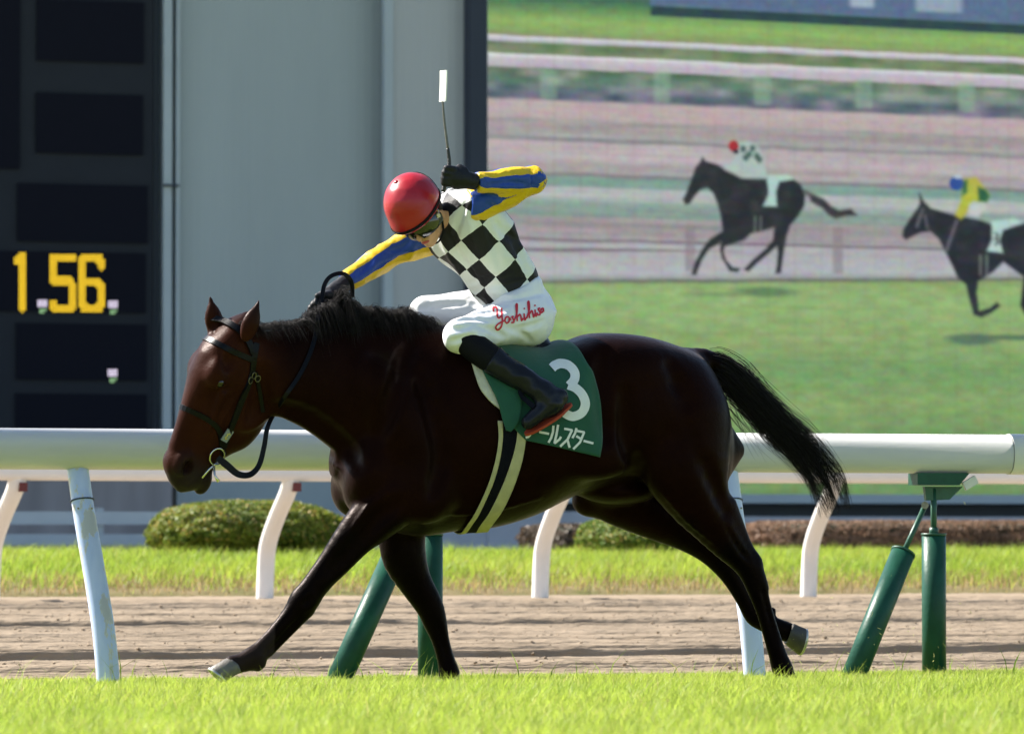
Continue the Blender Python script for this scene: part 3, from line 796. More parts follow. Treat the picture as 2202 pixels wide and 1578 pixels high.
# ================================================================== smooth solids (signed distance field -> one continuous mesh)
class Field:
    def __init__(self, lo, hi, h):
        self.lo, self.h = np.array(lo, float), h
        self.n = np.ceil((np.array(hi) - lo) / h).astype(int) + 1
        self.V = np.full(self.n, 9.0, np.float32)
    def block(self, lo, hi):
        a = np.clip(np.floor((np.array(lo) - self.lo) / self.h).astype(int), 0, self.n - 1)
        b = np.clip(np.ceil((np.array(hi) - self.lo) / self.h).astype(int) + 1, 1, self.n)
        sl = tuple(slice(i, j) for i, j in zip(a, b))
        g = [(self.lo[k] + self.h * np.arange(a[k], b[k])).astype(np.float32) for k in range(3)]
        return sl, g[0][:, None, None], g[1][None, :, None], g[2][None, None, :]
    def add(self, fn, lo, hi, k=.03, mode='u'):
        m = max(k, .02) + 2 * self.h
        sl, X, Y, Z = self.block(np.array(lo) - m, np.array(hi) + m)
        if 0 in self.V[sl].shape: return
        d = fn(X, Y, Z).astype(np.float32)
        a = self.V[sl]
        if mode == 's':
            h = np.maximum(k - np.abs(a + d), 0) / k
            self.V[sl] = np.maximum(a, -d) + h * h * k / 4
        else:
            h = np.maximum(k - np.abs(a - d), 0) / k
            self.V[sl] = np.minimum(a, d) - h * h * k / 4
    def ell(self, c, r, k=.03, R=None, mode='u'):
        c, r = np.array(c, float), np.array(r, float)
        R = np.eye(3) if R is None else np.array(R)      # rows = axes
        def fn(X, Y, Z):
            x, y, z = X - c[0], Y - c[1], Z - c[2]
            p = [(R[i][0] * x + R[i][1] * y + R[i][2] * z) / r[i] for i in range(3)]
            k0 = np.sqrt(p[0] ** 2 + p[1] ** 2 + p[2] ** 2) + 1e-6
            k1 = np.sqrt((p[0] / r[0]) ** 2 + (p[1] / r[1]) ** 2 + (p[2] / r[2]) ** 2) + 1e-6
            return k0 * (k0 - 1) / k1
        e = np.sqrt((R.T ** 2) @ (r ** 2))
        self.add(fn, c - e, c + e, k, mode)
    def cap(self, a, b, ra, rb, k=.03, lat=None, sy=1.0, mode='u'):
        """tapered capsule; lat = direction in which it is squeezed by sy"""
        a, b = np.array(a, float), np.array(b, float)
        ab = b - a; L2 = ab @ ab + 1e-9
        def fn(X, Y, Z):
            x, y, z = X - a[0], Y - a[1], Z - a[2]
            t = np.clip((x * ab[0] + y * ab[1] + z * ab[2]) / L2, 0, 1)
            x, y, z = x - t * ab[0], y - t * ab[1], z - t * ab[2]
            d2 = x * x + y * y + z * z
            if lat is not None and sy != 1.0:
                q = x * lat[0] + y * lat[1] + z * lat[2]
                d2 = d2 + q * q * (1 / sy ** 2 - 1)
            return np.sqrt(d2) - (ra + (rb - ra) * t)
        r = max(ra, rb)
        self.add(fn, np.minimum(a, b) - r, np.maximum(a, b) + r, k, mode)
    def chain(self, pts, k=.03, lat=None, sy=1.0):
        """one smooth tapering limb through the joints"""
        A = np.array([np.append(p, r) for p, r in pts], float)
        Q = spline(A, (len(A) - 1) * 3 + 1) if len(A) > 2 else A
        def fn(X, Y, Z):
            best = None
            for i in range(len(Q) - 1):
                a, b = Q[i, :3], Q[i + 1, :3]; ab = b - a; L2 = ab @ ab + 1e-9
                x, y, z = X - a[0], Y - a[1], Z - a[2]
                t = np.clip((x * ab[0] + y * ab[1] + z * ab[2]) / L2, 0, 1)
                x, y, z = x - t * ab[0], y - t * ab[1], z - t * ab[2]
                d2 = x * x + y * y + z * z
                if lat is not None and sy != 1.0:
                    q = x * lat[0] + y * lat[1] + z * lat[2]
                    d2 = d2 + q * q * (1 / sy ** 2 - 1)
                d = np.sqrt(d2) - (Q[i, 3] + (Q[i + 1, 3] - Q[i, 3]) * t)
                best = d if best is None else np.minimum(best, d)
            return best
        r = Q[:, 3].max()
        self.add(fn, Q[:, :3].min(0) - r, Q[:, :3].max(0) + r, k)
    def loft(self, O, A, N, Lx, S, k=.04, p=2.2):
        """stations along axis A from origin O: rows of S = (s, centre_n, half_n, centre_l, half_l)"""
        O, A, N, Lx = [np.array(q, float) for q in (O, A, N, Lx)]
        S = np.array(S, float)
        fine = np.linspace(S[0, 0], S[-1, 0], 200)
        def sm(c):
            y = np.interp(fine, S[:, 0], S[:, c])
            q = spline(np.stack([S[:, 0], S[:, c], 0 * S[:, 0]], -1), 400)
            return np.interp(fine, q[:, 0], q[:, 1])
        T = [sm(c) for c in range(1, 5)]
        def fn(X, Y, Z):
            x, y, z = X - O[0], Y - O[1], Z - O[2]
            s = A[0] * x + A[1] * y + A[2] * z
            nn = N[0] * x + N[1] * y + N[2] * z
            ll = Lx[0] * x + Lx[1] * y + Lx[2] * z
            sc = np.clip(s, S[0, 0], S[-1, 0])
            cn, hn, cl, hl = [np.interp(sc, fine, t) for t in T]
            q = ((np.abs(nn - cn) / hn) ** p + (np.abs(ll - cl) / hl) ** p) ** (1 / p)
            d = (q - 1) * np.minimum(hn, hl)
            e = s - sc
            return np.where(e == 0, d, np.sqrt(np.maximum(d, 0) ** 2 + e * e) + np.minimum(d, 0))
        cs = []
        for row in S:
            for i in (-1, 1):
                for j in (-1, 1):
                    cs.append(O + A * row[0] + N * (row[1] + i * row[2]) + Lx * (row[3] + j * row[4]))
        cs = np.array(cs)
        self.add(fn, cs.min(0), cs.max(0), k)
    def mesh(self, relax=2):
        V = self.V
        S = V < 0
        n = np.array(V.shape)
        cn = n - 1
        ids, pos, quads = [], [], []
        for ax in range(3):
            e = np.zeros(3, int); e[ax] = 1
            s0 = tuple(slice(0, n[i] - e[i]) for i in range(3)); s1 = tuple(slice(e[i], n[i]) for i in range(3))
            I = np.argwhere(S[s0] != S[s1])
            b, c = (ax + 1) % 3, (ax + 2) % 3
            I = I[(I[:, b] > 0) & (I[:, c] > 0) & (I[:, b] < cn[b]) & (I[:, c] < cn[c])]
            v0 = V[tuple(I.T)]; v1 = V[tuple((I + e).T)]
            P = I + (v0 / (v0 - v1))[:, None] * e
            q = []
            for db, dc in ((0, 0), (1, 0), (1, 1), (0, 1)):
                c_ = I.copy(); c_[:, b] -= db; c_[:, c] -= dc
                k = (c_[:, 0] * cn[1] + c_[:, 1]) * cn[2] + c_[:, 2]
                ids.append(k); pos.append(P); q.append(k)
            q = np.stack(q, -1)
            q[v0 > 0] = q[v0 > 0][:, ::-1]
            quads.append(q[:, ::-1])
        ids = np.concatenate(ids); pos = np.concatenate(pos); quads = np.concatenate(quads)
        u, inv = np.unique(ids, return_inverse=True)
        cnt = np.bincount(inv)
        P = np.stack([np.bincount(inv, pos[:, k]) / cnt for k in range(3)], -1)
        Q = np.searchsorted(u, quads)
        P = self.lo + self.h * P
        E = np.concatenate([Q[:, [0, 1]], Q[:, [1, 2]], Q[:, [2, 3]], Q[:, [3, 0]]])
        E = np.concatenate([E, E[:, ::-1]])
        deg = np.bincount(E[:, 0], minlength=len(P))
        for it in range(relax):
            for f in (.5, -.52):
                mean = np.stack([np.bincount(E[:, 0], P[E[:, 1], k], minlength=len(P)) / deg for k in range(3)], -1)
                P = P + f * (mean - P)
        return P, Q
def bvh_of(P, Q):
    return BVHTree.FromPolygons([Vector(p) for p in P], [tuple(int(i) for i in q) for q in Q])

# ================================================================== THE HORSE
EYx = np.array([1.0, 0, 0]); EYy = np.array([0, 1.0, 0]); EYz = np.array([0, 0, 1.0])
H = Field((-1.66, -.62, -.02), (1.42, .44, 1.68), .0085)
def torso_st(rows):
    out = []
    for (u, vt, vb, w) in rows:
        a, b = PX(u, vt, 0), PX(u, vb, 0)
        out.append(((a[0] + b[0]) / 2, (a[2] + b[2]) / 2, (a[2] - b[2]) / 2, 0, w))
    return out
H.loft((0, 0, 0), EYx, EYz, EYy, torso_st([
    (752, 935, 1062, .13), (778, 870, 1100, .195), (830, 790, 1136, .235), (900, 728, 1152, .265), (980, 706, 1142, .285), (1060, 730, 1134, .31),
    (1140, 750, 1110, .325), (1205, 738, 1078, .315), (1270, 717, 1050, .30), (1370, 722, 1030, .29), (1440, 740, 1030, .27), (1500, 768, 1045, .225), (1540, 835, 1060, .165), (1562, 905, 1030, .09)]), .05, 2.25)
def p3(u, v, y): return PX(u, v, y)
# neck: bends towards the camera at the poll
def neck_st(rows):
    out = []
    for (u, vt, vb, w, y) in rows:
        a, b = PX(u, vt, y), PX(u, vb, y)
        out.append(((a[0] + b[0]) / 2, (a[2] + b[2]) / 2, (a[2] - b[2]) / 2, y, w))
    return out
H.loft((0, 0, 0), EYx, EYz, EYy, neck_st([
    (545, 722, 850, .065, -.13), (575, 712, 880, .085, -.12), (610, 706, 899, .10, -.11), (655, 694, 922, .112, -.085), (705, 688, 958, .13, -.06), (765, 686, 1010, .155, -.03), (840, 690, 1050, .185, -.01), (920, 704, 1060, .20, 0)]), .06, 2.1)
# withers and croup muscles
H.ell(p3(985, 740, 0), (.16, .07, .05), .08)
for s in (-1, 1):
    H.ell(p3(1330, 790, s * .15), (.25, .13, .115), .07)                     # gluteal
    H.ell(p3(1480 + (0 if s < 0 else -62), 880, s * .13), (.125, .125, .22), .07, R=[unit((.93, 0, .35)), EYy, unit((-.35, 0, .93))])   # hamstrings
    H.ell(p3(850, 900, s * .185), (.10, .085, .26), .08, R=[unit((.9, 0, .42)), EYy, unit((-.42, 0, .9))])      # shoulder blade
    H.ell(p3(800 if s < 0 else 770, 1020, s * .15), (.095, .09, .13), .06)                                       # point of shoulder
    H.ell(p3(905, 1060, s * .205), (.13, .065, .12), .06)                                                        # triceps
    H.ell(p3(782 if s < 0 else 756, 1062, s * .095), (.068, .075, .085), .09)                                     # breast muscle
    H.ell(p3(1290, 985, s * .255), (.13, .05, .08), .08)                                                         # flank
Y_ = EYy
# near fore, reaching forward
Hleg = {}
H.chain([(p3(845, 1075, -.17), .115), (p3(800, 1118, -.165), .098), (p3(765, 1152, -.16), .082), (p3(722, 1205, -.15), .066), (p3(690, 1243, -.145), .056), (p3(653, 1291, -.14), .053), (p3(623, 1328, -.14), .041), (p3(592, 1363, -.14), .035), (p3(562, 1396, -.14), .038), (p3(546, 1413, -.14), .047), (p3(518, 1425, -.14), .038), (p3(500, 1430, -.14), .040)], .02, Y_, .78)
H.ell(p3(655, 1290, -.14), (.052, .043, .048), .03)
H.cap(p3(664, 1316, -.14), p3(578, 1402, -.14), .018, .018, .02)               # flexor tendons
H.cap(p3(560, 1428, -.14), p3(556, 1434, -.14), .02, .016, .02)
# far fore, under the body
H.chain([(p3(868, 1090, .15), .115), (p3(864, 1150, .145), .098), (p3(870, 1200, .14), .09), (p3(892, 1250, .14), .070), (p3(922, 1300, .14), .058), (p3(935, 1335, .14), .050), (p3(947, 1375, .14), .037), (p3(958, 1415, .14), .036), (p3(966, 1446, .14), .044), (p3(962, 1468, .14), .038)], .02, Y_, .8)
# near hind, driving
H.chain([(p3(1470, 900, -.15), .19), (p3(1478, 985, -.165), .175), (p3(1492, 1050, -.17), .145), (p3(1527, 1112, -.17), .104), (p3(1562, 1165, -.17), .072), (p3(1592, 1200, -.165), .055), (p3(1612, 1226, -.16), .050), (p3(1628, 1266, -.16), .043), (p3(1644, 1315, -.16), .035), (p3(1660, 1368, -.16), .036), (p3(1673, 1410, -.16), .039), (p3(1682, 1436, -.16), .045), (p3(1694, 1464, -.16), .039)], .03, Y_, .72)
H.chain([(p3(1560, 1090, -.165), .05), (p3(1606, 1172, -.163), .022), (p3(1628, 1205, -.16), .021), (p3(1630, 1225, -.16), .02), (p3(1643, 1262, -.16), .016)], .025)
H.ell(p3(1440, 1010, -.19), (.11, .085, .15), .06, R=[unit((.8, 0, .6)), EYy, unit((-.6, 0, .8))])     # stifle
# far hind, folded forward under the flank
H.chain([(p3(1400, 960, .13), .18), (p3(1330, 1035, .14), .135), (p3(1302, 1058, .15), .108), (p3(1345, 1080, .15), .108), (p3(1410, 1112, .15), .094), (p3(1470, 1142, .15), .078), (p3(1520, 1178, .15), .060), (p3(1556, 1215, .15), .050), (p3(1580, 1252, .15), .040), (p3(1602, 1292, .15), .035), (p3(1622, 1322, .15), .043), (p3(1645, 1338, .15), .040), (p3(1675, 1352, .15), .042), (p3(1692, 1358, .15), .042)], .03, Y_, .75)
H.ell(p3(1262, 1076, .15), (.06, .065, .06), .05)
H.cap(p3(1662, 1312, .15), p3(1648, 1324, .15), .014, .03, .03)
H.cap(p3(1440, 1075, .15), p3(1580, 1195, .15), .05, .025, .03)
H.ell(p3(1330, 1058, 0), (.16, .10, .05), .05)                                 # groin
# ------- head frame: turned towards the camera
PHI = math.radians(33)
ha = unit(-.364 * RGT - .931 * UPV)
hq = unit(-.931 * RGT + .364 * UPV)
HN = math.cos(PHI) * hq + math.sin(PHI) * TOW          # forehead normal
HL = -math.sin(PHI) * hq + math.cos(PHI) * TOW         # towards its left side (near side)
HO = PX(512, 712, -.13)
def hst(rows):
    out = []
    for s, qp, qm, w in rows:
        E, c = (qp - qm) / 2, (qp + qm) / 2
        out.append((s, c / math.cos(PHI), math.sqrt(E * E - (w * math.sin(PHI)) ** 2) / math.cos(PHI), 0, w))
    return out
HS = hst([(-.035, .050, -.07, .062), (.02, .080, -.12, .09), (.09, .108, -.17, .106), (.16, .115, -.20, .112), (.22, .116, -.215, .108), (.29, .106, -.222, .096), (.36, .095, -.212, .080), (.42, .086, -.188, .067), (.47, .082, -.142, .057), (.52, .083, -.108, .057), (.575, .085, -.100, .060), (.615, .070, -.096, .053), (.645, .040, -.070, .038)])
H.loft(HO, ha, HN, HL, HS, .045, 2.7)
def hp(s, n, l): return HO + ha * s + HN * n + HL * l
HR = np.array([ha, HN, HL])
def hn_c(s): return float(np.interp(s, [r[0] for r in HS], [r[1] for r in HS]))
def hn_h(s): return float(np.interp(s, [r[0] for r in HS], [r[2] for r in HS]))
for sg in (-1, 1):
    H.ell(hp(.180, .072, sg * .088), (.05, .030, .030), .035, HR)             # brow over the eye
    H.ell(hp(.215, .052, sg * .097), (.034, .028, .022), .02, HR)
    H.ell(hp(.24, -.115, sg * .078), (.12, .10, .03), .03, HR)                 # cheek
    H.cap(hp(.25, .022, sg * .096), hp(.41, .004, sg * .070), .014, .008, .018)  # facial crest
    H.ell(hp(.125, .050, sg * .105), (.030, .020, .016), .03, HR, 's')           # hollow above the eye
    H.ell(hp(.565, .040, sg * .050), (.050, .036, .024), .02, HR)              # nostril wing
    H.ell(hp(.572, .026, sg * .072), (.034, .018, .026), .007, HR, 's')        # nostril
    H.ell(hp(.31, -.045, sg * .112), (.10, .035, .022), .03, HR, 's')
    H.ell(hp(.36, .052, sg * .090), (.11, .020, .020), .03, HR, 's')
H.cap(hp(.14, .085, 0), hp(.50, .068, 0), .030, .022, .03)                     # nose bone
H.ell(hp(.625, -.012, 0), (.042, .058, .048), .02, HR)                         # upper lip
H.ell(hp(.610, -.100, 0), (.052, .032, .038), .015, HR)                        # chin
for l in (-.066, -.056, .056, .066):
    H.cap(hp(.535, -.070, l), hp(.68, -.066, l), .006, .007, .006, mode='s')   # mouth line
# ears
def ear(base, tip, r, side):
    base, tip = np.array(base), np.array(tip)
    ax = unit(tip - base)
    out = unit(side - ax * (side @ ax))
    mid = base + (tip - base) * .42
    thin = np.cross(ax, out)
    Lr = np.linalg.norm(tip - base)
    H.ell(base + (tip - base) * .36, (Lr * .44, r, r * .62), .02, np.array([ax, out, thin]))
    H.cap(base + (tip - base) * .45, tip, r * .68, .006, .015)
    return ax, out, thin
e1 = ear(PX(527, 728, -.25), PX(557, 647, -.25), .036, -RGT * .8 + TOW * .3)
e2 = ear(PX(466, 722, -.08), PX(452, 638, -.08), .038, -RGT * .8 + TOW * .3)
H.ell(PX(512, 705, -.27), (.05, .016, .014), .012, np.array([unit(PX(540, 668, -.25) - PX(522, 730, -.25)), np.cross(unit(PX(540, 668, -.25) - PX(522, 730, -.25)), TOW), TOW]), 's')
H.ell(PX(455, 690, -.12), (.055, .015, .012), .012, np.array([unit(PX(452, 640, -.08) - PX(464, 722, -.08)), np.cross(unit(PX(452, 640, -.08) - PX(464, 722, -.08)), TOW), TOW]), 's')
# tail dock
H.chain([(PX(1470, 790, 0), .075), (PX(1512, 775, 0), .05), (PX(1550, 792, 0), .04), (PX(1585, 828, 0), .03), (PX(1620, 868, 0), .02)], .03)
# muscle and vein relief
def groove(pts, y, r, k=.03):
    Q = spline([PX(u, v, y) for u, v in pts], 14)
    for i in range(13): H.cap(Q[i], Q[i + 1], r, r, k, mode='s')
groove([(880, 760), (850, 850), (815, 940), (790, 1000)], -.315, .045)
groove([(905, 800), (925, 900), (945, 990), (925, 1070)], -.36, .05)
groove([(1330, 870), (1345, 960), (1360, 1040)], -.385, .05)
groove([(1430, 800), (1480, 900), (1520, 1010), (1560, 1090)], -.335, .035)
def relief(F, bvh, lines, r, k, mode, depth=0.0):
    for L in lines:
        Q = spline([(u, v, 0) for u, v in L], 9) if len(L) > 2 else np.array([(L[0][0] + (L[-1][0] - L[0][0]) * t, L[0][1] + (L[-1][1] - L[0][1]) * t, 0) for t in np.linspace(0, 1, 9)])
        pts = []
        for u, v, _ in Q:
            d = ray(u, v)
            h, n, _, _ = bvh.ray_cast(Vector(CAMP), Vector(d))
            if h is not None:
                n = np.array(n); n = -n if n @ d > 0 else n
                pts.append(np.array(h) + n * depth)
        for i in range(len(pts) - 1):
            w = math.sin(math.pi * (i + .5) / max(1, len(pts) - 1)) ** .5
            if np.linalg.norm(pts[i + 1] - pts[i]) < .08: F.cap(pts[i], pts[i + 1], r * w, r * w, k, mode=mode)
HP, HQ = H.mesh(1)
pre = bvh_of(HP, HQ)
relief(H, pre, [[(452, 850), (440, 890), (428, 935)], [(505, 855), (478, 900), (455, 945)], [(800, 1075), (772, 1118), (742, 1165)], [(820, 1060), (810, 1110), (790, 1150)], [(960, 1106), (1050, 1098), (1160, 1070)], [(1425, 1060), (1480, 1120), (1540, 1170)], [(640, 945), (700, 985), (735, 1010)]], .006, .014, 'u', -.001)
relief(H, pre, [[(590, 872), (660, 895), (730, 945), (770, 1000)], [(905, 800), (935, 900), (950, 985), (930, 1060)], [(880, 745), (850, 840), (815, 935)], [(1345, 850), (1350, 950), (1380, 1035)], [(1440, 790), (1490, 890), (1525, 1010), (1560, 1100)], [(860, 1080), (820, 1110), (770, 1165), (715, 1225)], [(1300, 760), (1290, 850), (1300, 940)], [(545, 900), (560, 860), (560, 800)]], .012, .06, 's', .008)
relief(H, pre, [[(645, 1326), (605, 1372), (570, 1408)], [(1637, 1262), (1652, 1315), (1668, 1380)], [(668, 1282), (655, 1300)], [(1560, 1130), (1590, 1180), (1612, 1205)], [(940, 1335), (955, 1390), (963, 1430)], [(470, 1000), (450, 1015), (440, 1030)], [(500, 830), (485, 838), (472, 832)]], .007, .014, 's', .002)
HP, HQ = H.mesh(3)
HP = HP + 0
horse_bvh = bvh_of(HP, HQ)

def coat_mat():
    m, nt, b = mat_new('dark_bay_coat')
    L = nt.links.new
    a = nt.nodes.new('ShaderNodeAttribute'); a.attribute_name = 'Col'
    tc = nt.nodes.new('ShaderNodeTexCoord')
    n = nt.nodes.new('ShaderNodeTexNoise'); n.inputs['Scale'].default_value = 7; n.inputs['Detail'].default_value = 6
    L(tc.outputs['Object'], n.inputs['Vector'])
    r = nt.nodes.new('ShaderNodeMapRange'); r.inputs[1].default_value, r.inputs[2].default_value, r.inputs[3].default_value, r.inputs[4].default_value = .3, .7, .75, 1.25
    L(n.outputs[0], r.inputs[0])
    x = nt.nodes.new('ShaderNodeVectorMath'); x.operation = 'SCALE'
    L(a.outputs['Color'], x.inputs[0]); L(r.outputs[0], x.inputs['Scale']); L(x.outputs[0], b.inputs['Base Color'])
    n2 = nt.nodes.new('ShaderNodeTexNoise'); n2.inputs['Scale'].default_value = 240; n2.inputs['Detail'].default_value = 5
    hm = nt.nodes.new('ShaderNodeMapping'); hm.inputs['Scale'].default_value = (.3, 1, .55); L(tc.outputs['Object'], hm.inputs[0])
    n3 = nt.nodes.new('ShaderNodeTexNoise'); n3.inputs['Scale'].default_value = 13; n3.inputs['Detail'].default_value = 4
    L(hm.outputs[0], n2.inputs['Vector']); L(tc.outputs['Object'], n3.inputs['Vector'])
    b1 = nt.nodes.new('ShaderNodeBump'); b1.inputs['Strength'].default_value = .22; b1.inputs['Distance'].default_value = .02
    b2 = nt.nodes.new('ShaderNodeBump'); b2.inputs['Strength'].default_value = .35; b2.inputs['Distance'].default_value = .003
    L(n3.outputs[0], b1.inputs['Height']); L(n2.outputs[0], b2.inputs['Height']); L(b1.outputs[0], b2.inputs['Normal']); L(b2.outputs[0], b.inputs['Normal'])
    b.inputs['Roughness'].default_value = .38
    b.inputs['Specular IOR Level'].default_value = .085
    b.inputs['Specular Tint'].default_value = (.5, .26, .2, 1)
    b.inputs['Sheen Weight'].default_value = .03
    b.inputs['Sheen Roughness'].default_value = .28
    b.inputs['Sheen Tint'].default_value = (1, .82, .72, 1)
    return m
def horse_colours(P):
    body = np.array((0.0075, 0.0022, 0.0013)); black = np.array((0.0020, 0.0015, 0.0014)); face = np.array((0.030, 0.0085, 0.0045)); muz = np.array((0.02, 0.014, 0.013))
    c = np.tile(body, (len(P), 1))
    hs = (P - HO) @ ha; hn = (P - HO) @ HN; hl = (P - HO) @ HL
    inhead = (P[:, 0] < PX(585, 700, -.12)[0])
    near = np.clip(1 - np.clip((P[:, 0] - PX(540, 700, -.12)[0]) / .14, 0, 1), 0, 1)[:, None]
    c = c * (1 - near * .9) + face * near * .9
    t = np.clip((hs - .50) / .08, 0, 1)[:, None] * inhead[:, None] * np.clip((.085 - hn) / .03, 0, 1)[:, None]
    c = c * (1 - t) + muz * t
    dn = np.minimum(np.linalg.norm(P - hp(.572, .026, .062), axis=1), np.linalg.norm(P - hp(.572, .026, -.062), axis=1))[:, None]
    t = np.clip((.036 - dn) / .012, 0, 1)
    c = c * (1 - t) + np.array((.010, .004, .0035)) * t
    tt = np.clip((hs + .02) / -.08, 0, 1)[:, None] * inhead[:, None]
    c = c * (1 - tt * .6) + muz * tt * .6
    z = P[:, 2] + .10 * vnoise(P * 9, 3)
    t = np.clip((.72 - z) / .16, 0, 1)[:, None] * (~inhead)[:, None]
    c = c * (1 - t) + black * t
    t = np.clip((P[:, 0] - PX(1500, 780, 0)[0]) / .06, 0, 1)[:, None] * np.clip((P[:, 2] - .95) / .05, 0, 1)[:, None]
    c = c * (1 - t) + black * t
    return c
M['coat'] = coat_mat()
horse = empty('racehorse', (0, 0, 0))
tag(horse, 'dark bay racehorse galloping to the left with head low and tail streaming', 'horse')
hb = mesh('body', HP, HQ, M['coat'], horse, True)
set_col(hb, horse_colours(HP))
M['eye'] = pmat('horse_eye', (0.008, 0.005, 0.004), .06, spec=.6)
for sg in (-1, 1):
    bm = bmesh.new(); bmesh.ops.create_uvsphere(bm, u_segments=20, v_segments=14, radius=.0195)
    e = bm_obj('eye', bm, M['eye'], None, True)
    e.location = Vector(hp(.213, .054, sg * .105)); attach(e, horse)
# hooves
M['hoof'] = pmat('hoof_horn', (0.045, 0.040, 0.033), .5, .25, 25, .2, 90)
M['hoof_sunlit'] = pmat('hoof_horn_sunlit', (0.13, 0.115, 0.095), .45, .2, 25, .2, 90)  # sunlight on the leading fore hoof put into a paler horn colour
M['shoe'] = pmat('racing_plate', (0.45, 0.44, 0.42), .4, metal=.8)
def hoof(c0, c1, r0, r1, fwd, mat):
    """coronet centre c0, ground-surface centre c1, toe direction fwd"""
    c0, c1 = np.array(c0), np.array(c1)
    ax = unit(c1 - c0); f = unit(np.array(fwd) - ax * (np.array(fwd) @ ax)); l = np.cross(ax, f)
    seg, rows = 24, [(0.0, r0, 0), (.1, r0 * 1.06, 0), (.55, (r0 + r1) / 2 * 1.02, 0), (.93, r1, 0), (1.0, r1 * .97, 0)]
    Lh = np.linalg.norm(c1 - c0)
    V, Fc = [], []
    for t, r, _ in rows:
        for j in range(seg):
            a = j * 2 * math.pi / seg
            x = math.cos(a); x = x * 1.12 if x > 0 else max(x, -.72)
            h = t * Lh * (1 - .16 * math.cos(a) * (t > .9) * -1) if False else t * Lh
            drop = (1 - t) * (.018 if math.cos(a) < 0 else 0) * -math.cos(a)
            V.append(c0 + ax * (h + drop) + f * (x * r + t * Lh * .32) + l * (math.sin(a) * r * .92))
    for i in range(len(rows) - 1):
        for j in range(seg):
            k = (j + 1) % seg
            Fc.append((i * seg + j, i * seg + k, (i + 1) * seg + k, (i + 1) * seg + j))
    Fc.append(tuple((len(rows) - 1) * seg + j for j in range(seg)))
    Fc.append(tuple(range(seg))[::-1])
    o = mesh('hoof', V, Fc, mat, horse)
    for p in o.data.polygons: p.use_smooth = len(p.vertices) == 4
    cs = c1 + f * (Lh * .32)
    ring = [cs + ax * .002 + f * (r1 * (1.02 if math.cos(a) > 0 else .85) * math.cos(a)) + l * (r1 * .84 * math.sin(a)) for a in np.linspace(-2.5, 2.5, 26)]
    tube('horseshoe', ring, .007, M['shoe'], o, 8)
    return o
hoof(p3(508, 1428, -.14), p3(480, 1462, -.14), .038, .044, unit(PX(420, 1462, -.14) - PX(500, 1430, -.14)), M['hoof_sunlit'])
hoof(p3(962, 1462, .14), p3(958, 1492, .14), .040, .05, -EYx, M['hoof'])
hoof(p3(1694, 1462, -.16), p3(1702, 1497, -.16), .041, .05, -EYx * .6 + [0, 0, -.3], M['hoof'])
hoof(p3(1692, 1356, .15), p3(1726, 1362, .15), .047, .060, unit(PX(1722, 1420, .15) - PX(1722, 1340, .15)), M['hoof'])

# ------------------------------------------------------------------ hair
def hair_mat(name, c, tip):
    m, nt, b = mat_new(name)
    b.inputs['Base Color'].default_value = (*c, 1)
    b.inputs['Roughness'].default_value = .38
    b.inputs['Specular IOR Level'].default_value = .05
    b.inputs['Sheen Weight'].default_value = .04
    return m
M['hair'] = hair_mat('black_hair', (0.010, 0.008, 0.008), None)
def strands(name, G, r, mat, parent):
    """G (n, m, 3) guide points; three-sided tapering hairs"""
    n, m, _ = G.shape
    T = np.gradient(G, axis=1); T /= np.linalg.norm(T, axis=2)[..., None] + 1e-9
    ref = rng.normal(0, 1, (n, 1, 3)); 
    A = np.cross(T, ref); A /= np.linalg.norm(A, axis=2)[..., None] + 1e-9
    Bv = np.cross(T, A)
    tp = np.linspace(1, .18, m)[None, :, None] * np.asarray(r).reshape(-1, 1, 1)
    V = np.stack([G + tp * (math.cos(k * 2.0944) * A + math.sin(k * 2.0944) * Bv) for k in range(3)], 2).reshape(-1, 3)
    i0 = (np.arange(n)[:, None] * m + np.arange(m - 1)[None]).reshape(-1) * 3
    Fq = np.concatenate([np.stack([i0 + k, i0 + (k + 1) % 3, i0 + 3 + (k + 1) % 3, i0 + 3 + k], -1) for k in range(3)])
    return mesh(name, V, Fq, mat, parent, True)
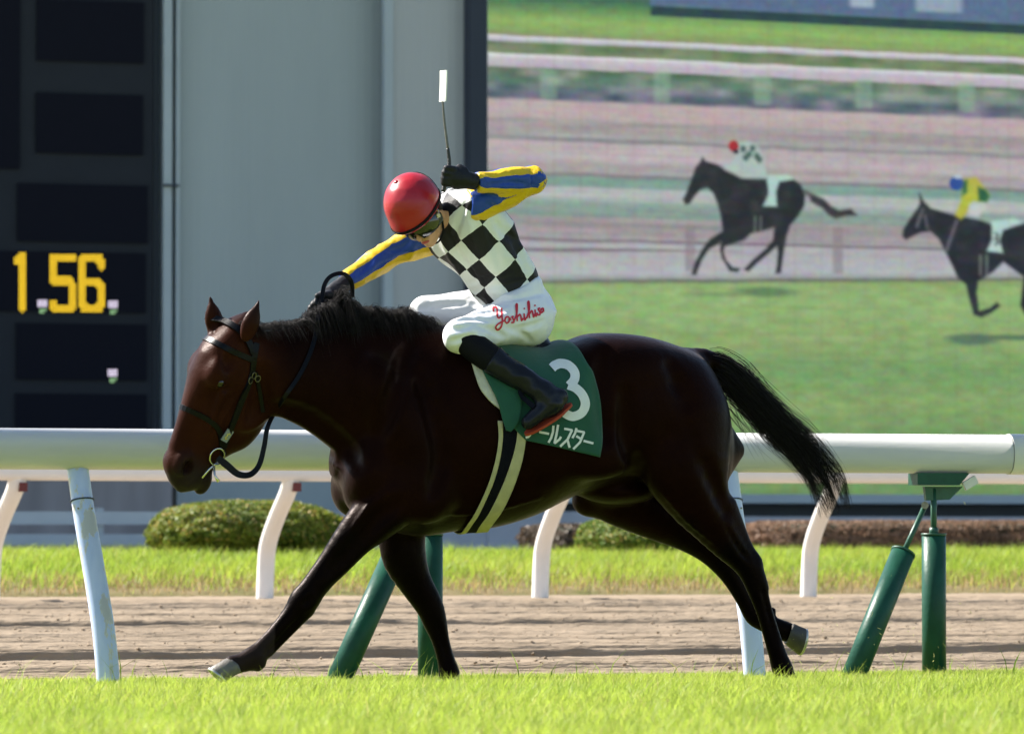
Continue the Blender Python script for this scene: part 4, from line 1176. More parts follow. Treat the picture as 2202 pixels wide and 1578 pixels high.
# tail
def tail():
    n, m = 1500, 24
    C = spline([PX(1500, 772, 0), PX(1548, 790, 0), PX(1600, 838, .0), PX(1665, 905, .0), PX(1728, 962, 0), PX(1778, 1028, 0), PX(1800, 1085, 0)], m)
    Tn, Nn, Bn = frames(C)
    up = np.cross(Tn, EYy); up = np.where(up[:, 2:3] < 0, -up, up)
    t = np.linspace(0, 1, m)
    spread = np.interp(t, [0, .12, .3, .6, .85, 1], [.030, .052, .070, .085, .080, .07])
    a = rng.uniform(0, 2 * math.pi, n); q = np.sqrt(rng.random(n))
    q = np.where(rng.random(n) < .12, q * 1.6, q)
    lock = rng.integers(0, 40, n); la = rng.uniform(0, 2 * math.pi, 40); lq = rng.random(40) ** .6 * 1.15; ll = rng.uniform(.55, 1.02, 40); lp = rng.uniform(0, 6.28, 40)
    ou0, oy0 = np.cos(a) * q, np.sin(a) * q
    ou1, oy1 = np.cos(la[lock]) * lq[lock] + .11 * np.cos(a) * q, np.sin(la[lock]) * lq[lock] + .11 * np.sin(a) * q
    w = np.clip((t - .25) / .6, 0, 1)[None]
    ou = ou0[:, None] * (1 - w) + ou1[:, None] * w
    oy = oy0[:, None] * (1 - w) + oy1[:, None] * w
    start = rng.uniform(0, .42, n); ln = rng.uniform(.5, .68, n) * np.where(rng.random(n) < .25, .75, 1)
    out = np.zeros((n, m, 3))
    for i in range(n):
        tt = np.clip(start[i] * (q[i] ** .5) + np.linspace(0, 1, m) * (1 - start[i] * .2 - (1 - ln[i]) * .35) * ll[lock[i]], 0, 1.02)
        for k in range(3):
            out[i, :, k] = np.interp(tt, t, C[:, k])
        uu_ = np.stack([np.interp(tt, t, up[:, k]) for k in range(3)], -1)
        sp = np.interp(tt, t, spread)
        out[i] += uu_ * (np.interp(tt, t, ou[i]) * sp)[:, None] + EYy * (np.interp(tt, t, oy[i]) * sp * .8)[:, None]
        wv = rng.uniform(.002, .008)
        ph = rng.uniform(0, 6)
        out[i] += uu_ * (wv * np.sin(ph + tt * rng.uniform(5, 12)) * tt)[:, None]
        out[i] += uu_ * (.016 * np.sin(lp[lock[i]] + tt * 9) * tt)[:, None]
        out[i, :, 2] -= .04 * np.linspace(0, 1, m) ** 2 * rng.random()
    # loose wisps hanging from the dock
    W = []
    for i in range(46):
        a0 = PX(rng.uniform(1555, 1640), 0, 0) * 0 + PX(rng.uniform(1562, 1650), rng.uniform(850, 905), rng.uniform(-.03, .03))
        L0 = rng.uniform(.10, .26)
        d = unit((rng.uniform(.15, .9), rng.uniform(-.2, .2), -1))
        s = np.linspace(0, 1, m)[:, None]
        W.append(a0 + d * L0 * s + np.array([.10, 0, -.02]) * s ** 2 * rng.uniform(.2, 1.3))
    G = np.concatenate([out, np.array(W)])
    return strands('tail', G, rng.uniform(.0008, .0016, len(G)), M['hair'], horse)
tail()
def mane():
    n, m = 4200, 12
    crest = spline([PX(486, 706, -.12), PX(530, 704, -.13), PX(600, 700, -.11), PX(660, 690, -.085), PX(705, 685, -.06), PX(765, 684, -.03), PX(840, 690, -.01), PX(925, 706, 0)], 200)
    topv = np.interp(np.linspace(486, 925, 200), [486, 520, 560, 620, 660, 700, 738, 765, 800, 850, 890, 925], [16, 24, 14, 15, 18, 42, 64, 52, 36, 36, 30, 14]) / 530.0
    G = np.zeros((n, m, 3))
    s = np.linspace(0, 1, m)
    clump = rng.normal(0, 1, (60, 2)); 
    kk = rng.uniform(0, 199.9, n)
    def lk(f, seed): return vnoise(np.stack([kk * f, 0 * kk, 0 * kk], -1), seed)      # neighbours move together as locks
    la, lb, lc, ld = lk(.12, 3), lk(.16, 4), lk(.10, 5), lk(.45, 6)
    for i in range(n):
        k = int(kk[i])
        base = crest[k] + np.array([0, rng.normal(0, .016), -.014])
        hgt = topv[k] * (.86 + .22 * la[i] + .12 * ld[i] + rng.normal(0, .07))
        side = -1 if rng.random() < (.62 if k > 75 else .25) else 1
        fall = (.10 if k > 75 else .055) * (1 + .35 * lb[i] + rng.normal(0, .15))
        back = .06 + .045 * lc[i] + .02 * ld[i] + rng.normal(0, .008)
        reach = (.06 + .02 * lb[i] + rng.normal(0, .012)) * side
        z = hgt * 1.3 * np.sin(np.minimum(s * 2.2, 1.9)) - np.clip(s - .42, 0, 1) ** 1.6 * (fall + hgt) * 2.0
        G[i] = base + np.stack([back * s ** 1.2, reach * np.sin(s * 1.7) + (.03 * side) * s ** 2, z], -1)
        G[i] += rng.normal(0, .0009, (m, 3)) * s[:, None]
        G[i] += np.array([.010, .008, .012]) * rng.normal(0, 1, 3) * (s ** 1.5)[:, None]
        if rng.random() < .08: G[i] += rng.normal(0, .028, 3) * (s ** 2)[:, None]
    # forelock strands between the ears, lying backwards
    return strands('mane', G, rng.uniform(.0007, .0014, n), M['hair'], horse)
mane()
# ================================================================== TACK
def surf(u, v, off=.004, bvh=None):
    """where the line of sight through a picture point meets the horse"""
    d = ray(u, v)
    h, n, _, _ = (bvh or horse_bvh).ray_cast(Vector(CAMP), Vector(d))
    if h is None: return None, None
    n = np.array(n); n = -n if n @ d > 0 else n
    return np.array(h) + n * off, n
def strap(name, P, Nn, w, mat, parent, th=.005, closed=False):
    P, Nn = np.asarray(P, float), np.asarray(Nn, float)
    T = np.gradient(P, axis=0)
    S = np.cross(T, Nn); S /= np.linalg.norm(S, axis=1)[:, None] + 1e-9
    w = np.broadcast_to(np.asarray(w, float), (len(P),))[:, None] / 2
    V = np.stack([P - S * w, P + S * w, P + S * w * .9 + Nn * th, P - S * w * .9 + Nn * th], 1).reshape(-1, 3)
    Fc = []
    n = len(P)
    for i in range(n - 1):
        for j in range(4):
            k = (j + 1) % 4
            Fc.append((i * 4 + j, i * 4 + k, i * 4 + 4 + k, i * 4 + 4 + j))
    Fc += [(3, 2, 1, 0), tuple(n * 4 - 4 + j for j in range(4))]
    return mesh(name, list(V), Fc, mat, parent)
def hrad(s, ang, off=.003):
    o = HO + ha * s + HN * hn_c(s)
    a = math.radians(ang)
    d = math.cos(a) * HN + math.sin(a) * HL
    h, n, _, _ = horse_bvh.ray_cast(Vector(o), Vector(d))
    n = np.array(n); n = n if n @ d > 0 else -n
    return np.array(h) + n * off, n
def smooth_rows(A, k=2):
    A = np.array(A)
    for _ in range(k):
        B_ = A.copy(); B_[1:-1] = (A[:-2] + 2 * A[1:-1] + A[2:]) / 4; A = B_
    return A
def head_strap(name, sa, w, mat, parent, n=40, off=.003):
    Q = spline([(s, a, 0) for s, a in sa], n)
    R = [hrad(s, a, off) for s, a, _ in Q]
    P = smooth_rows([r[0] for r in R], 3); Nn = smooth_rows([r[1] for r in R], 4)
    Nn /= np.linalg.norm(Nn, axis=1)[:, None]
    return strap(name, P, Nn, w, mat, parent)
def px_strap(name, pts, w, mat, parent, n=30, off=.003, ydef=-.3):
    Q = spline([(u, v, 0) for u, v in pts], n)
    P, Nn = [], []
    for u, v, _ in Q:
        a, b = surf(u, v, off)
        if a is None: a, b = PX(u, v, P[-1][1] if P else ydef), TOW
        P.append(a); Nn.append(b)
    P = smooth_rows(P, 4); Nn = smooth_rows(Nn, 5); Nn /= np.linalg.norm(Nn, axis=1)[:, None]
    return strap(name, P, Nn, w, mat, parent)
M['leather'] = pmat('black_leather', (0.004, 0.004, 0.005), .3, .2, 40, .1, 120, spec=.12)
M['ring'] = pmat('bit_steel', (0.62, 0.60, 0.55), .22, metal=1.0)
M['brass'] = pmat('buckle_brass', (0.16, 0.14, 0.07), .4, metal=.7)
bridle = empty('bridle', HO)
tag(bridle, 'black leather racing bridle with steel bit rings and looped rein on the horse head', 'bridle')
head_strap('browband', [(.085, 95), (.082, 60), (.075, 25), (.072, 0), (.075, -25), (.082, -60), (.085, -95)], .024, M['leather'], bridle)
head_strap('noseband', [(.475, 150), (.435, 110), (.39, 70), (.365, 35), (.358, 0), (.365, -35), (.39, -70), (.435, -110), (.475, -150)], .022, M['leather'], bridle, 50)
head_strap('crownpiece', [(.06, 95), (.03, 80), (.0, 55), (-.012, 20), (-.012, -20), (.0, -55), (.06, -95)], .028, M['leather'], bridle, 40, .01)
px_strap('cheekpiece', [(551, 738), (545, 775), (540, 808), (524, 850), (506, 898), (490, 935), (480, 962)], .026, M['leather'], bridle)
px_strap('cheekpiece', [(537, 812), (520, 860), (500, 910), (484, 948)], .016, M['leather'], bridle, 24, .009)
px_strap('throatlatch', [(549, 800), (556, 830), (562, 862), (566, 886)], .016, M['leather'], bridle, 20)
for (u, v) in ((534, 817), (542, 806), (552, 812)):
    p, n_ = surf(u, v, .012)
    if p is not None:
        t1 = unit(np.cross(n_, EYz)); t2 = np.cross(n_, t1)
        tube('buckle', [p + (.011 * math.cos(a)) * t1 + (.013 * math.sin(a)) * t2 for a in np.linspace(0, 2 * math.pi, 17)], .0022, M['brass'], bridle, 6)
M['tagb'] = pmat('number_tag', (0.55, 0.45, 0.10), .4)
p, n_ = surf(486, 934, .012)
if p is not None:
    t1 = unit(PX(500, 905, 0) - PX(480, 950, 0)); t1 = unit(t1 - n_ * (t1 @ n_)); t2 = np.cross(n_, t1)
    box_pts = [p + a * t1 * .026 + b * t2 * .015 + c_ * n_ * .003 for c_ in (-1, 1) for a, b in ((-1, -1), (1, -1), (1, 1), (-1, 1))]
    tb = mesh('number_tag', box_pts, [(3, 2, 1, 0), (4, 5, 6, 7), (0, 1, 5, 4), (1, 2, 6, 5), (2, 3, 7, 6), (3, 0, 4, 7)], pmat('tag_white', (.22, .24, .26), .35), bridle)
    st_ = [(-.6, -.5), (-.1, -.7), (.4, -.3), (.1, .1), (.45, .5), (0, .8), (-.5, .5)]
    tube('tag_numeral', [p + n_ * .0045 + t1 * (-b * .018) + t2 * (a * .011) for a, b in st_], .0026, M['tagb'], tb, 6)
for sg in (1, -1):
    if sg == 1:
        p, n_ = surf(463, 979, .010)
    else:
        p, n_ = hrad(.545, -105, .01)
    t1 = unit(ha - n_ * (ha @ n_)); t2 = np.cross(n_, t1)
    tube('bit_ring', [p + .034 * (math.cos(a) * t1 + math.sin(a) * t2) + n_ * .004 for a in np.linspace(0, 2 * math.pi, 33)], .0038, M['ring'], bridle, 8)
    tube('bit_cheek', [p + t1 * .01 + t2 * .02, p + t1 * .058 - t2 * .012 + n_ * .006, p + t1 * .10 - t2 * .03 + n_ * .01], .0045, M['ring'], bridle, 8)
pb, _ = surf(455, 1000, .014)
tube('curb_strap', [pb, PX(462, 1022, pb[1] - .01), PX(470, 1035, pb[1] - .02)], [.006, .004, .008], M['ring'], bridle, 8)
# rein: hangs in a loop from the bit, then runs up the near side of the neck to the rider's hand
yb = surf(466, 982, 0)[0][1] - .02
rp = [PX(468, 984, yb - .01), PX(488, 1000, yb - .015), PX(512, 1019, yb - .02), PX(538, 1020, yb - .02), PX(557, 1000, yb - .02), PX(568, 960, yb - .02), PX(575, 920, yb - .015), PX(590, 888, yb - .0)]
for (u, v) in ((612, 850), (640, 810), (663, 765), (678, 720)):
    rp.append(surf(u, v, .010)[0])
rp += [PX(684, 684, -.17), PX(688, 660, -.10)]
P = spline(rp, 90)
Nn = np.tile(TOW, (90, 1)) + .25 * np.array([0, 0, 1.0]); Nn /= np.linalg.norm(Nn, axis=1)[:, None]
strap('rein', P, Nn, np.interp(np.linspace(0, 1, 90), [0, .06, .3, .55, 1], [.024, .03, .022, .017, .02]), M['leather'], bridle, .004)
P = spline([PX(686, 668, -.09), PX(692, 640, -.07), PX(698, 612, -.05), PX(712, 594, -.03), PX(735, 588, -.02), PX(750, 597, -.01), PX(757, 612, 0), PX(758, 640, .01)], 40)
strap('rein', P, np.tile(unit(TOW + .4 * EYz), (40, 1)), .018, M['leather'], bridle, .004)

# ------------------------------------------------------------------ cloths that wrap the barrel
ZC = .96
def to_xa(u, v):
    q = PX(u, v, -.3)
    h, n, _, _ = horse_bvh.ray_cast(Vector((q[0], -1.5, q[2])), Vector((0, 1, 0)))
    if h is None:
        return q[0], -89.0
    for _ in range(2):                                # refine with the depth found
        q = PX(u, v, h[1])
        h2, n, _, _ = horse_bvh.ray_cast(Vector((q[0], -1.5, q[2])), Vector((0, 1, 0)))
        if h2 is None: break
        h = h2
    return h[0], math.degrees(math.atan2(h[2] - ZC, -h[1]))
def barrel(x, ang, off):
    a = math.radians(ang)
    d = np.array([0, -math.cos(a), math.sin(a)])
    h, n, _, _ = horse_bvh.ray_cast(Vector((x, 0, ZC)), Vector(d))
    if h is None: return np.array([x, 0, ZC]) + d * .3
    n = np.array(n); n = n if n @ d > 0 else -n
    return np.array(h) + n * off
def patch(name, Lp, Rp, ns, nt, off, mat, parent, wr=.0, th=.003, seed=0):
    """Lp, Rp: two edges as lists of (x, angle)"""
    A, B_ = spline([(x, a, 0) for x, a in Lp], nt), spline([(x, a, 0) for x, a in Rp], nt)
    V = []
    for j in range(nt):
        for i in range(ns):
            s = i / (ns - 1)
            x, a, _ = A[j] * (1 - s) + B_[j] * s
            V.append(barrel(x, a, off))
    V = np.array(V).reshape(nt, ns, 3)
    for _ in range(2):
        W = V.copy()
        W[1:-1] = (V[:-2] + 2 * V[1:-1] + V[2:]) / 4
        V = W
    if wr:
        cen = np.array([0, 0, ZC])
        d = (V - cen) * np.array([0, 1, 1]); d /= np.linalg.norm(d, axis=2)[..., None]
        V = V + d * (wr * (vnoise(V * np.array([9, 3, 5]), seed)[..., None] + .5))
    idx = np.arange(nt * ns).reshape(nt, ns)
    Fq = np.stack([idx[:-1, :-1], idx[:-1, 1:], idx[1:, 1:], idx[1:, :-1]], -1).reshape(-1, 4)
    o = mesh(name, V.reshape(-1, 3), Fq, mat, parent, True)
    if th:
        m_ = o.modifiers.new('thickness', 'SOLIDIFY'); m_.thickness = th; m_.offset = 0
    return o, V
M['cloth_green'] = pmat('green_cloth', (0.003, 0.070, 0.036), .8, .1, 14, .25, 25, sheen=.2)
M['cloth_white'] = pmat('white_print', (0.72, 0.73, 0.70), .7, .05, 20)
M['pad'] = pmat('cream_pad', (0.52, 0.50, 0.40), .85, .1, 30, .3, 120)
M['girth_black'] = pmat('girth_elastic', (0.006, 0.006, 0.009), .8, .1, 30, .2, 150, spec=.05)
M['girth_cream'] = pmat('girth_cream', (0.42, 0.38, 0.20), .85, .1, 30, .2, 150)
def edge(L): return [to_xa(u, v) for u, v in L]
def over(L, top):
    """near edge from the bottom up, over the spine and down the far side"""
    near = L[::-1]
    mid = [(top, 90.0)]
    far = [(x, 180 - a) for x, a in L]
    return near + mid + far
cl = empty('saddle_cloth', (PX(1180, 800, -.3)[0], 0, 1.1))
tag(cl, 'dark green saddle cloth with a white number 3 and katakana lettering', 'saddle cloth')
Lc = edge([(1026, 768), (1036, 798), (1056, 838), (1078, 880), (1100, 918), (1129, 947)])
Rc = edge([(1254, 770), (1272, 808), (1286, 852), (1292, 900), (1291, 945), (1287, 982)])
cloth_o, CV = patch('cloth', over(Lc, Lc[0][0] + .03), over(Rc, Rc[0][0] - .03), 34, 70, .013, M['cloth_green'], cl, .004, .004, 3)
lobe, _ = patch('front_flap', edge([(1020, 772), (1040, 812), (1066, 862), (1077, 900), (1086, 926)]), edge([(1090, 772), (1112, 825), (1119, 870), (1113, 908), (1096, 929)]), 14, 26, .026, M['cloth_green'], cl, .003, .004, 5)
pad, _ = patch('under_pad', edge([(1011, 774), (1020, 805), (1032, 838), (1053, 864), (1076, 882)]), edge([(1060, 774), (1070, 810), (1080, 840), (1086, 866), (1090, 884)]), 12, 24, .010, M['pad'], cl, .003, .012, 6)
cd = cloth_o.data
cvz = CV.reshape(-1, 3)
idx = np.arange(len(cvz)).reshape(CV.shape[0], CV.shape[1])
cloth_bvh = bvh_of(cvz, np.stack([idx[:-1, :-1], idx[:-1, 1:], idx[1:, 1:], idx[1:, :-1]], -1).reshape(-1, 4))
def ribbon(name, pts, hw, mat, parent, bvh, off, n=None, smooth=True, rounded=False):
    """flat print laid on a surface, pts in picture px on the near side"""
    n = n or max(8, len(pts) * 6)
    Q = spline([(u, v, 0) for u, v in pts], n)[:, :2] if smooth and len(pts) > 2 else np.array([np.array(pts[0]) + (np.array(pts[-1]) - np.array(pts[0])) * t for t in np.linspace(0, 1, n)]) if len(pts) == 2 else np.concatenate([np.array([np.array(pts[i]) + (np.array(pts[i + 1]) - np.array(pts[i])) * t for t in np.linspace(0, 1, 8)]) for i in range(len(pts) - 1)])
    T = np.gradient(Q, axis=0); T /= np.linalg.norm(T, axis=1)[:, None] + 1e-9
    Nn = np.stack([-T[:, 1], T[:, 0]], -1)
    hws = np.broadcast_to(np.asarray(hw, float), (len(Q),))
    V, Fc, ok = [], [], []
    K = 3
    for i in range(len(Q)):
        for j in range(-K, K + 1):
            u, v = Q[i] + Nn[i] * hws[i] * j / K
            d = ray(u, v)
            h, nr, _, _ = bvh.ray_cast(Vector(CAMP), Vector(d))
            if h is None: V.append(np.array([0, 0, 0.0])); ok.append(False); continue
            nr = np.array(nr); nr = -nr if nr @ d > 0 else nr
            V.append(np.array(h) + nr * off); ok.append(True)
    W = 2 * K + 1
    for i in range(len(Q) - 1):
        for j in range(W - 1):
            q = (i * W + j, i * W + j + 1, (i + 1) * W + j + 1, (i + 1) * W + j)
            if all(ok[k] for k in q): Fc.append(q)
    used = sorted({k for f in Fc for k in f}); mp_ = {k: i for i, k in enumerate(used)}
    if not Fc: return None
    return mesh(name, [V[k] for k in used], [tuple(mp_[k] for k in f) for f in Fc], mat, parent)
Z3 = lambda L: [(850 + x / 3.156, 580 + y / 3.156) for x, y in L]
ribbon('numeral', Z3([(1062, 672), (1082, 655), (1125, 642), (1178, 655), (1215, 698), (1214, 748), (1180, 790)]), 10.0, M['cloth_white'], cl, cloth_bvh, .0055, 50)
ribbon('numeral', Z3([(1172, 786), (1222, 806), (1266, 850), (1286, 910), (1264, 968), (1208, 996), (1160, 982), (1130, 950)]), 9.6, M['cloth_white'], cl, cloth_bvh, .0060, 50)
for L in ([(885, 1072), (958, 1068), (946, 1092), (928, 1108)], [(922, 1082), (918, 1112), (902, 1132), (882, 1138)], [(974, 1100), (1042, 1113)], [(1071, 1058), (1068, 1100), (1056, 1140), (1038, 1172)], [(1103, 1052), (1092, 1115), (1078, 1176), (1112, 1150), (1122, 1132)],
          [(1143, 1078), (1196, 1088), (1166, 1150), (1116, 1198)], [(1164, 1150), (1180, 1206)], [(1226, 1074), (1216, 1110), (1198, 1142)], [(1222, 1092), (1278, 1102), (1250, 1170), (1204, 1216)], [(1224, 1128), (1258, 1148)], [(1274, 1160), (1341, 1178)]):
    ribbon('lettering', Z3(L), 2.5, M['cloth_white'], cl, cloth_bvh, .0055, None, False)
# ------------------------------------------------------------------ saddle: seat, girth, stirrups
sd = empty('racing_saddle', (PX(1110, 740, 0)[0], 0, 1.38))
tag(sd, 'small black racing saddle with cream edged girth under the jockey', 'saddle')
S = Field((-.35, -.3, 1.1), (.45, .3, 1.55), .008)
xs0, xs1 = PX(1030, 740, 0)[0], PX(1140, 740, 0)[0]
zt0 = barrel(xs0, 90, 0)[2]; zt1 = barrel(xs1, 90, 0)[2]
S.cap((xs0, 0, zt0 - .03), (xs1, 0, zt1 - .03), .09, .10, .03)
S.ell((xs0 + .02, 0, zt0 + .045), (.04, .05, .03), .04)
S.ell((xs1, 0, zt1 + .04), (.05, .09, .02), .04)
P_, Q_ = S.mesh(2)
mesh('seat', P_, Q_, M['leather'], sd, True)
E = [edge(L) for L in ([(1069, 905), (1071, 950), (1056, 1020), (1022, 1096), (1000, 1128)], [(1080, 905), (1080, 950), (1066, 1020), (1032, 1096), (1010, 1128)], [(1112, 905), (1109, 950), (1092, 1010), (1058, 1085), (1030, 1126)], [(1132, 905), (1129, 950), (1119, 1000), (1092, 1070), (1056, 1124)])]
def under(L, xb):
    return L + [(xb, -90.0)] + [(xb, -120.0), (L[1][0], 180 - L[1][1])]
xb = [PX(u, 1138, 0)[0] for u in (985, 996, 1020, 1045)]
patch('girth_band', under(E[1], xb[1]), under(E[2], xb[2]), 8, 44, .011, M['girth_black'], sd, 0, .004)
patch('girth_edge', under(E[0], xb[0]), under(E[1], xb[1]), 5, 44, .013, M['girth_cream'], sd, 0, .004)
patch('girth_edge', under(E[2], xb[2]), under(E[3], xb[3]), 6, 44, .013, M['girth_cream'], sd, 0, .004)
# ================================================================== THE JOCKEY
person = empty('person', PX(1115, 740, 0))
tag(person, 'jockey in black and white diamond silks and red cap, whip raised', 'person')
def V3(r, u, t): return r * RGT + u * UPV + t * TOW
jc = unit(V3(-.5, .75, .44))                 # crown direction of the head
jg = V3(-.30, -.62, .72); jg = unit(jg - jc * (jg @ jc))     # where the face looks
js = np.cross(jc, jg)                        # towards one side
if js @ TOW < 0: js = -js
JH = PX(908, 464, -.13)
JR = np.array([jg, js, jc])
def jp(g, s, c): return JH + jg * g + js * s + jc * c
J = dict(pel=PX(1118, 668, 0), hipN=PX(1128, 684, -.11), hipF=PX(1096, 668, .11), kneeN=PX(990, 722, -.235), kneeF=PX(914, 674, .20), ankN=PX(1168, 842, -.36), ankF=PX(1085, 842, .37),
         abd=PX(1082, 598, -.01), chest=PX(1022, 512, -.03), neck=PX(972, 446, -.06), shN=PX(1028, 440, -.19), shF=PX(925, 508, .14), elN=PX(1146, 388, -.27), wrN=PX(1026, 392, -.30), elF=PX(840, 545, .17), wrF=PX(745, 606, .08),
         haN=PX(985, 383, -.30), haF=PX(694, 648, .0))
Tax = unit(J['chest'] - J['pel'])                                   # spine, towards the head
Tlat = J['shN'] - J['shF']; Tlat = unit(Tlat - Tax * (Tlat @ Tax))  # towards the near shoulder
Tdep = np.cross(Tax, Tlat)
TR = np.array([Tax, Tlat, Tdep])
def folds(F, amp, freq, seed, ax=None, st=1.0):
    """soft cloth creases pressed into the surface"""
    band = np.abs(F.V) < .03
    I = np.argwhere(band)
    P = F.lo + F.h * I
    if ax is not None:
        t = P @ ax
        P = P + np.outer(t, ax) * (st - 1)
    F.V[band] += (amp * (np.abs(vnoise(P, seed, freq)) - .35)).astype(np.float32)
def torso(F, g):
    F.ell(J['chest'] + Tax * .015, (.20 + g, .190 + g, .130 + g), .05, TR)
    F.ell(J['abd'], (.15 + g, .148 + g, .118 + g), .09, TR)
    F.ell(J['neck'] * .45 + J['chest'] * .55 + Tax * .03, (.10 + g, .15 + g, .085 + g), .06, TR)
    for s in ('shN', 'shF'):
        F.cap(J['chest'] * .35 + J[s] * .65, J[s], .085 + g, .062 + g, .05)
def arm(F, k, g):
    F.chain([(J['sh' + k], .064 + g), (J['sh' + k] * .5 + J['el' + k] * .5, .054 + g), (J['el' + k], .043 + g)], .03)
    F.chain([(J['el' + k], .043 + g), (J['el' + k] * .62 + J['wr' + k] * .38, .043 + g), (J['wr' + k], .030 + g)], .012)
def hips(F, g, waist=None):
    F.ell(J['pel'] + V3(.01, -.005, 0), (.105 + g, .150 + g, .115 + g), .05, TR)
    if waist is not None:
        F.ell(J['abd'] * .55 + J['pel'] * .45, (.07, .155, .122), .05, TR)
        cut(F, waist)
    for k in 'NF':
        F.ell(J['hip' + k] + V3(.014, -.01, 0), (.102 + g, .082 + g, .095 + g), .06, TR)
        F.chain([(J['hip' + k], .096 + g), (J['hip' + k] * .55 + J['knee' + k] * .45, .083 + g), (J['knee' + k], .060 + g)], .05)
def cut(F, fn):
    sl, X, Y, Z = F.block(F.lo, F.lo + F.h * F.n)
    F.V = np.maximum(F.V, fn(X, Y, Z).astype(np.float32))
def plane(p, n):
    p, n = np.array(p), unit(n)
    return lambda X, Y, Z: (X - p[0]) * n[0] + (Y - p[1]) * n[1] + (Z - p[2]) * n[2]
def shin(F, k, g):
    F.chain([(J['knee' + k], .054 + g), (J['knee' + k] * .68 + J['ank' + k] * .32 + V3(.0, -.010, 0), .056 + g), (J['ank' + k], .037 + g)], .025)
toe = {'N': PX(1136, 908, -.375), 'F': PX(1055, 905, .38)}
heel = {'N': PX(1208, 860, -.365), 'F': PX(1125, 858, .37)}
def foot(F, k, g):
    F.chain([(heel[k] + V3(-.01, .01, 0), .036 + g), (heel[k] * .5 + toe[k] * .5 + V3(0, .012, 0), .036 + g), (toe[k], .026 + g)], .03)
    F.cap(J['ank' + k], heel[k] * .7 + toe[k] * .3, .038 + g, .034 + g, .03)
# ---- the body itself: one continuous figure
LO, HI = (-.95, -.55, .85), (.38, .55, 1.95)
F = Field(LO, HI, .0075)
torso(F, -.034); hips(F, -.024)
for k in 'NF': arm(F, k, -.010); shin(F, k, -.018); foot(F, k, -.010)
F.cap(J['neck'] + Tax * -.03, JH - jc * .03 - jg * .02, .056, .052, .04)
F.ell(jp(-.012, 0, .03), (.092, .074, .088), .03, JR)              # skull
F.ell(jp(.022, 0, -.052), (.060, .053, .062), .035, JR)            # jaw
F.ell(jp(.058, 0, -.098), (.020, .022, .016), .02, JR)             # chin
F.cap(jp(.084, 0, -.012), jp(.104, 0, -.040), .008, .012, .012)    # nose
for s in (-1, 1):
    F.ell(jp(.056, s * .034, -.035), (.022, .022, .02), .02, JR)   # cheek
    F.ell(jp(.072, s * .030, .0), (.012, .017, .010), .012, JR, 's')
    F.ell(jp(-.012, s * .076, -.022), (.020, .007, .031), .008, JR)
F.ell(jp(.078, 0, -.070), (.011, .021, .006), .008, JR)
F.ell(jp(.074, 0, -.080), (.011, .018, .006), .008, JR)
# hands: palm, four curled fingers and a thumb each
wax = unit(PX(962, 340, -.33) - PX(955, 402, -.31))                # whip handle direction in the near fist
def hand(F, k, g, tips=True, palm=True):
    w, h = J['wr' + k], J['ha' + k]
    f = unit(h - w)
    ax = wax if k == 'N' else unit(V3(.5, .5, .7))
    ax_ = unit(ax - f * (ax @ f))
    n = np.cross(f, ax_); n = n if n @ TOW > 0 else -n             # back of the hand
    if palm:
        F.cap(w, h - f * .01, .029 + g, .036 + g, .02)
        F.ell(h + f * .004, (.042 + g, .040 + g, .022 + g), .02, np.array([f, ax_, n]))
    for i, off in enumerate((.030, .010, -.011, -.030)):
        Lf = (.92, 1.0, .95, .8)[i]
        k0 = h + f * .030 + ax_ * off + n * .012
        k1 = k0 + f * .030 * Lf + n * .004
        k2 = k1 + (f * .004 - n * .030) * Lf
        k3 = k2 + (-f * .022 - n * .004) * Lf
        if palm: F.chain([(k0, .0105 + g), (k1, .0098 + g), (k2 * .4 + k1 * .6, .0095 + g)], .008)
        if tips: F.chain([(k1, .0090 + g), (k2, .0085 + g), (k3, .0078 + g)], .005)
    t0 = h - f * .018 + ax_ * .034
    t1 = t0 + f * .034 + ax_ * .012 - n * .012
    t2 = t1 + f * .022 - n * .014 - ax_ * .004
    if palm: F.chain([(t0, .014 + g), (t1 * .6 + t0 * .4, .012 + g)], .01)
    if tips: F.chain([(t0, .0115 + g), (t1, .0105 + g), (t2, .009 + g)], .006)
for k in 'NF': hand(F, k, -.002)
P_, Q_ = F.mesh(2)
M['skin'] = pmat('skin', (0.50, 0.27, 0.155), .5, .08, 30, spec=.35)
M['skin'].node_tree.nodes['Principled BSDF'].inputs['Subsurface Weight'].default_value = .08
M['skin'].node_tree.nodes['Principled BSDF'].inputs['Subsurface Radius'].default_value = (.01, .004, .002)
mesh('body', P_, Q_, M['skin'], person, True)
def fld(u0, v0, u1, v1, y0, y1, h, m=.05):
    a, b = PX(u0, v1, 0), PX(u1, v0, 0)
    return Field((a[0] - m - .1, y0, a[2] - m - .05), (b[0] + m + .1, y1, b[2] + m + .08), h)
def cut(F, fn):
    sl, X, Y, Z = F.block(F.lo, F.lo + F.h * F.n)
    F.V = np.maximum(F.V, fn(X, Y, Z).astype(np.float32))
def plane(p, n):
    p, n = np.array(p), unit(n)
    return lambda X, Y, Z: (X - p[0]) * n[0] + (Y - p[1]) * n[1] + (Z - p[2]) * n[2]
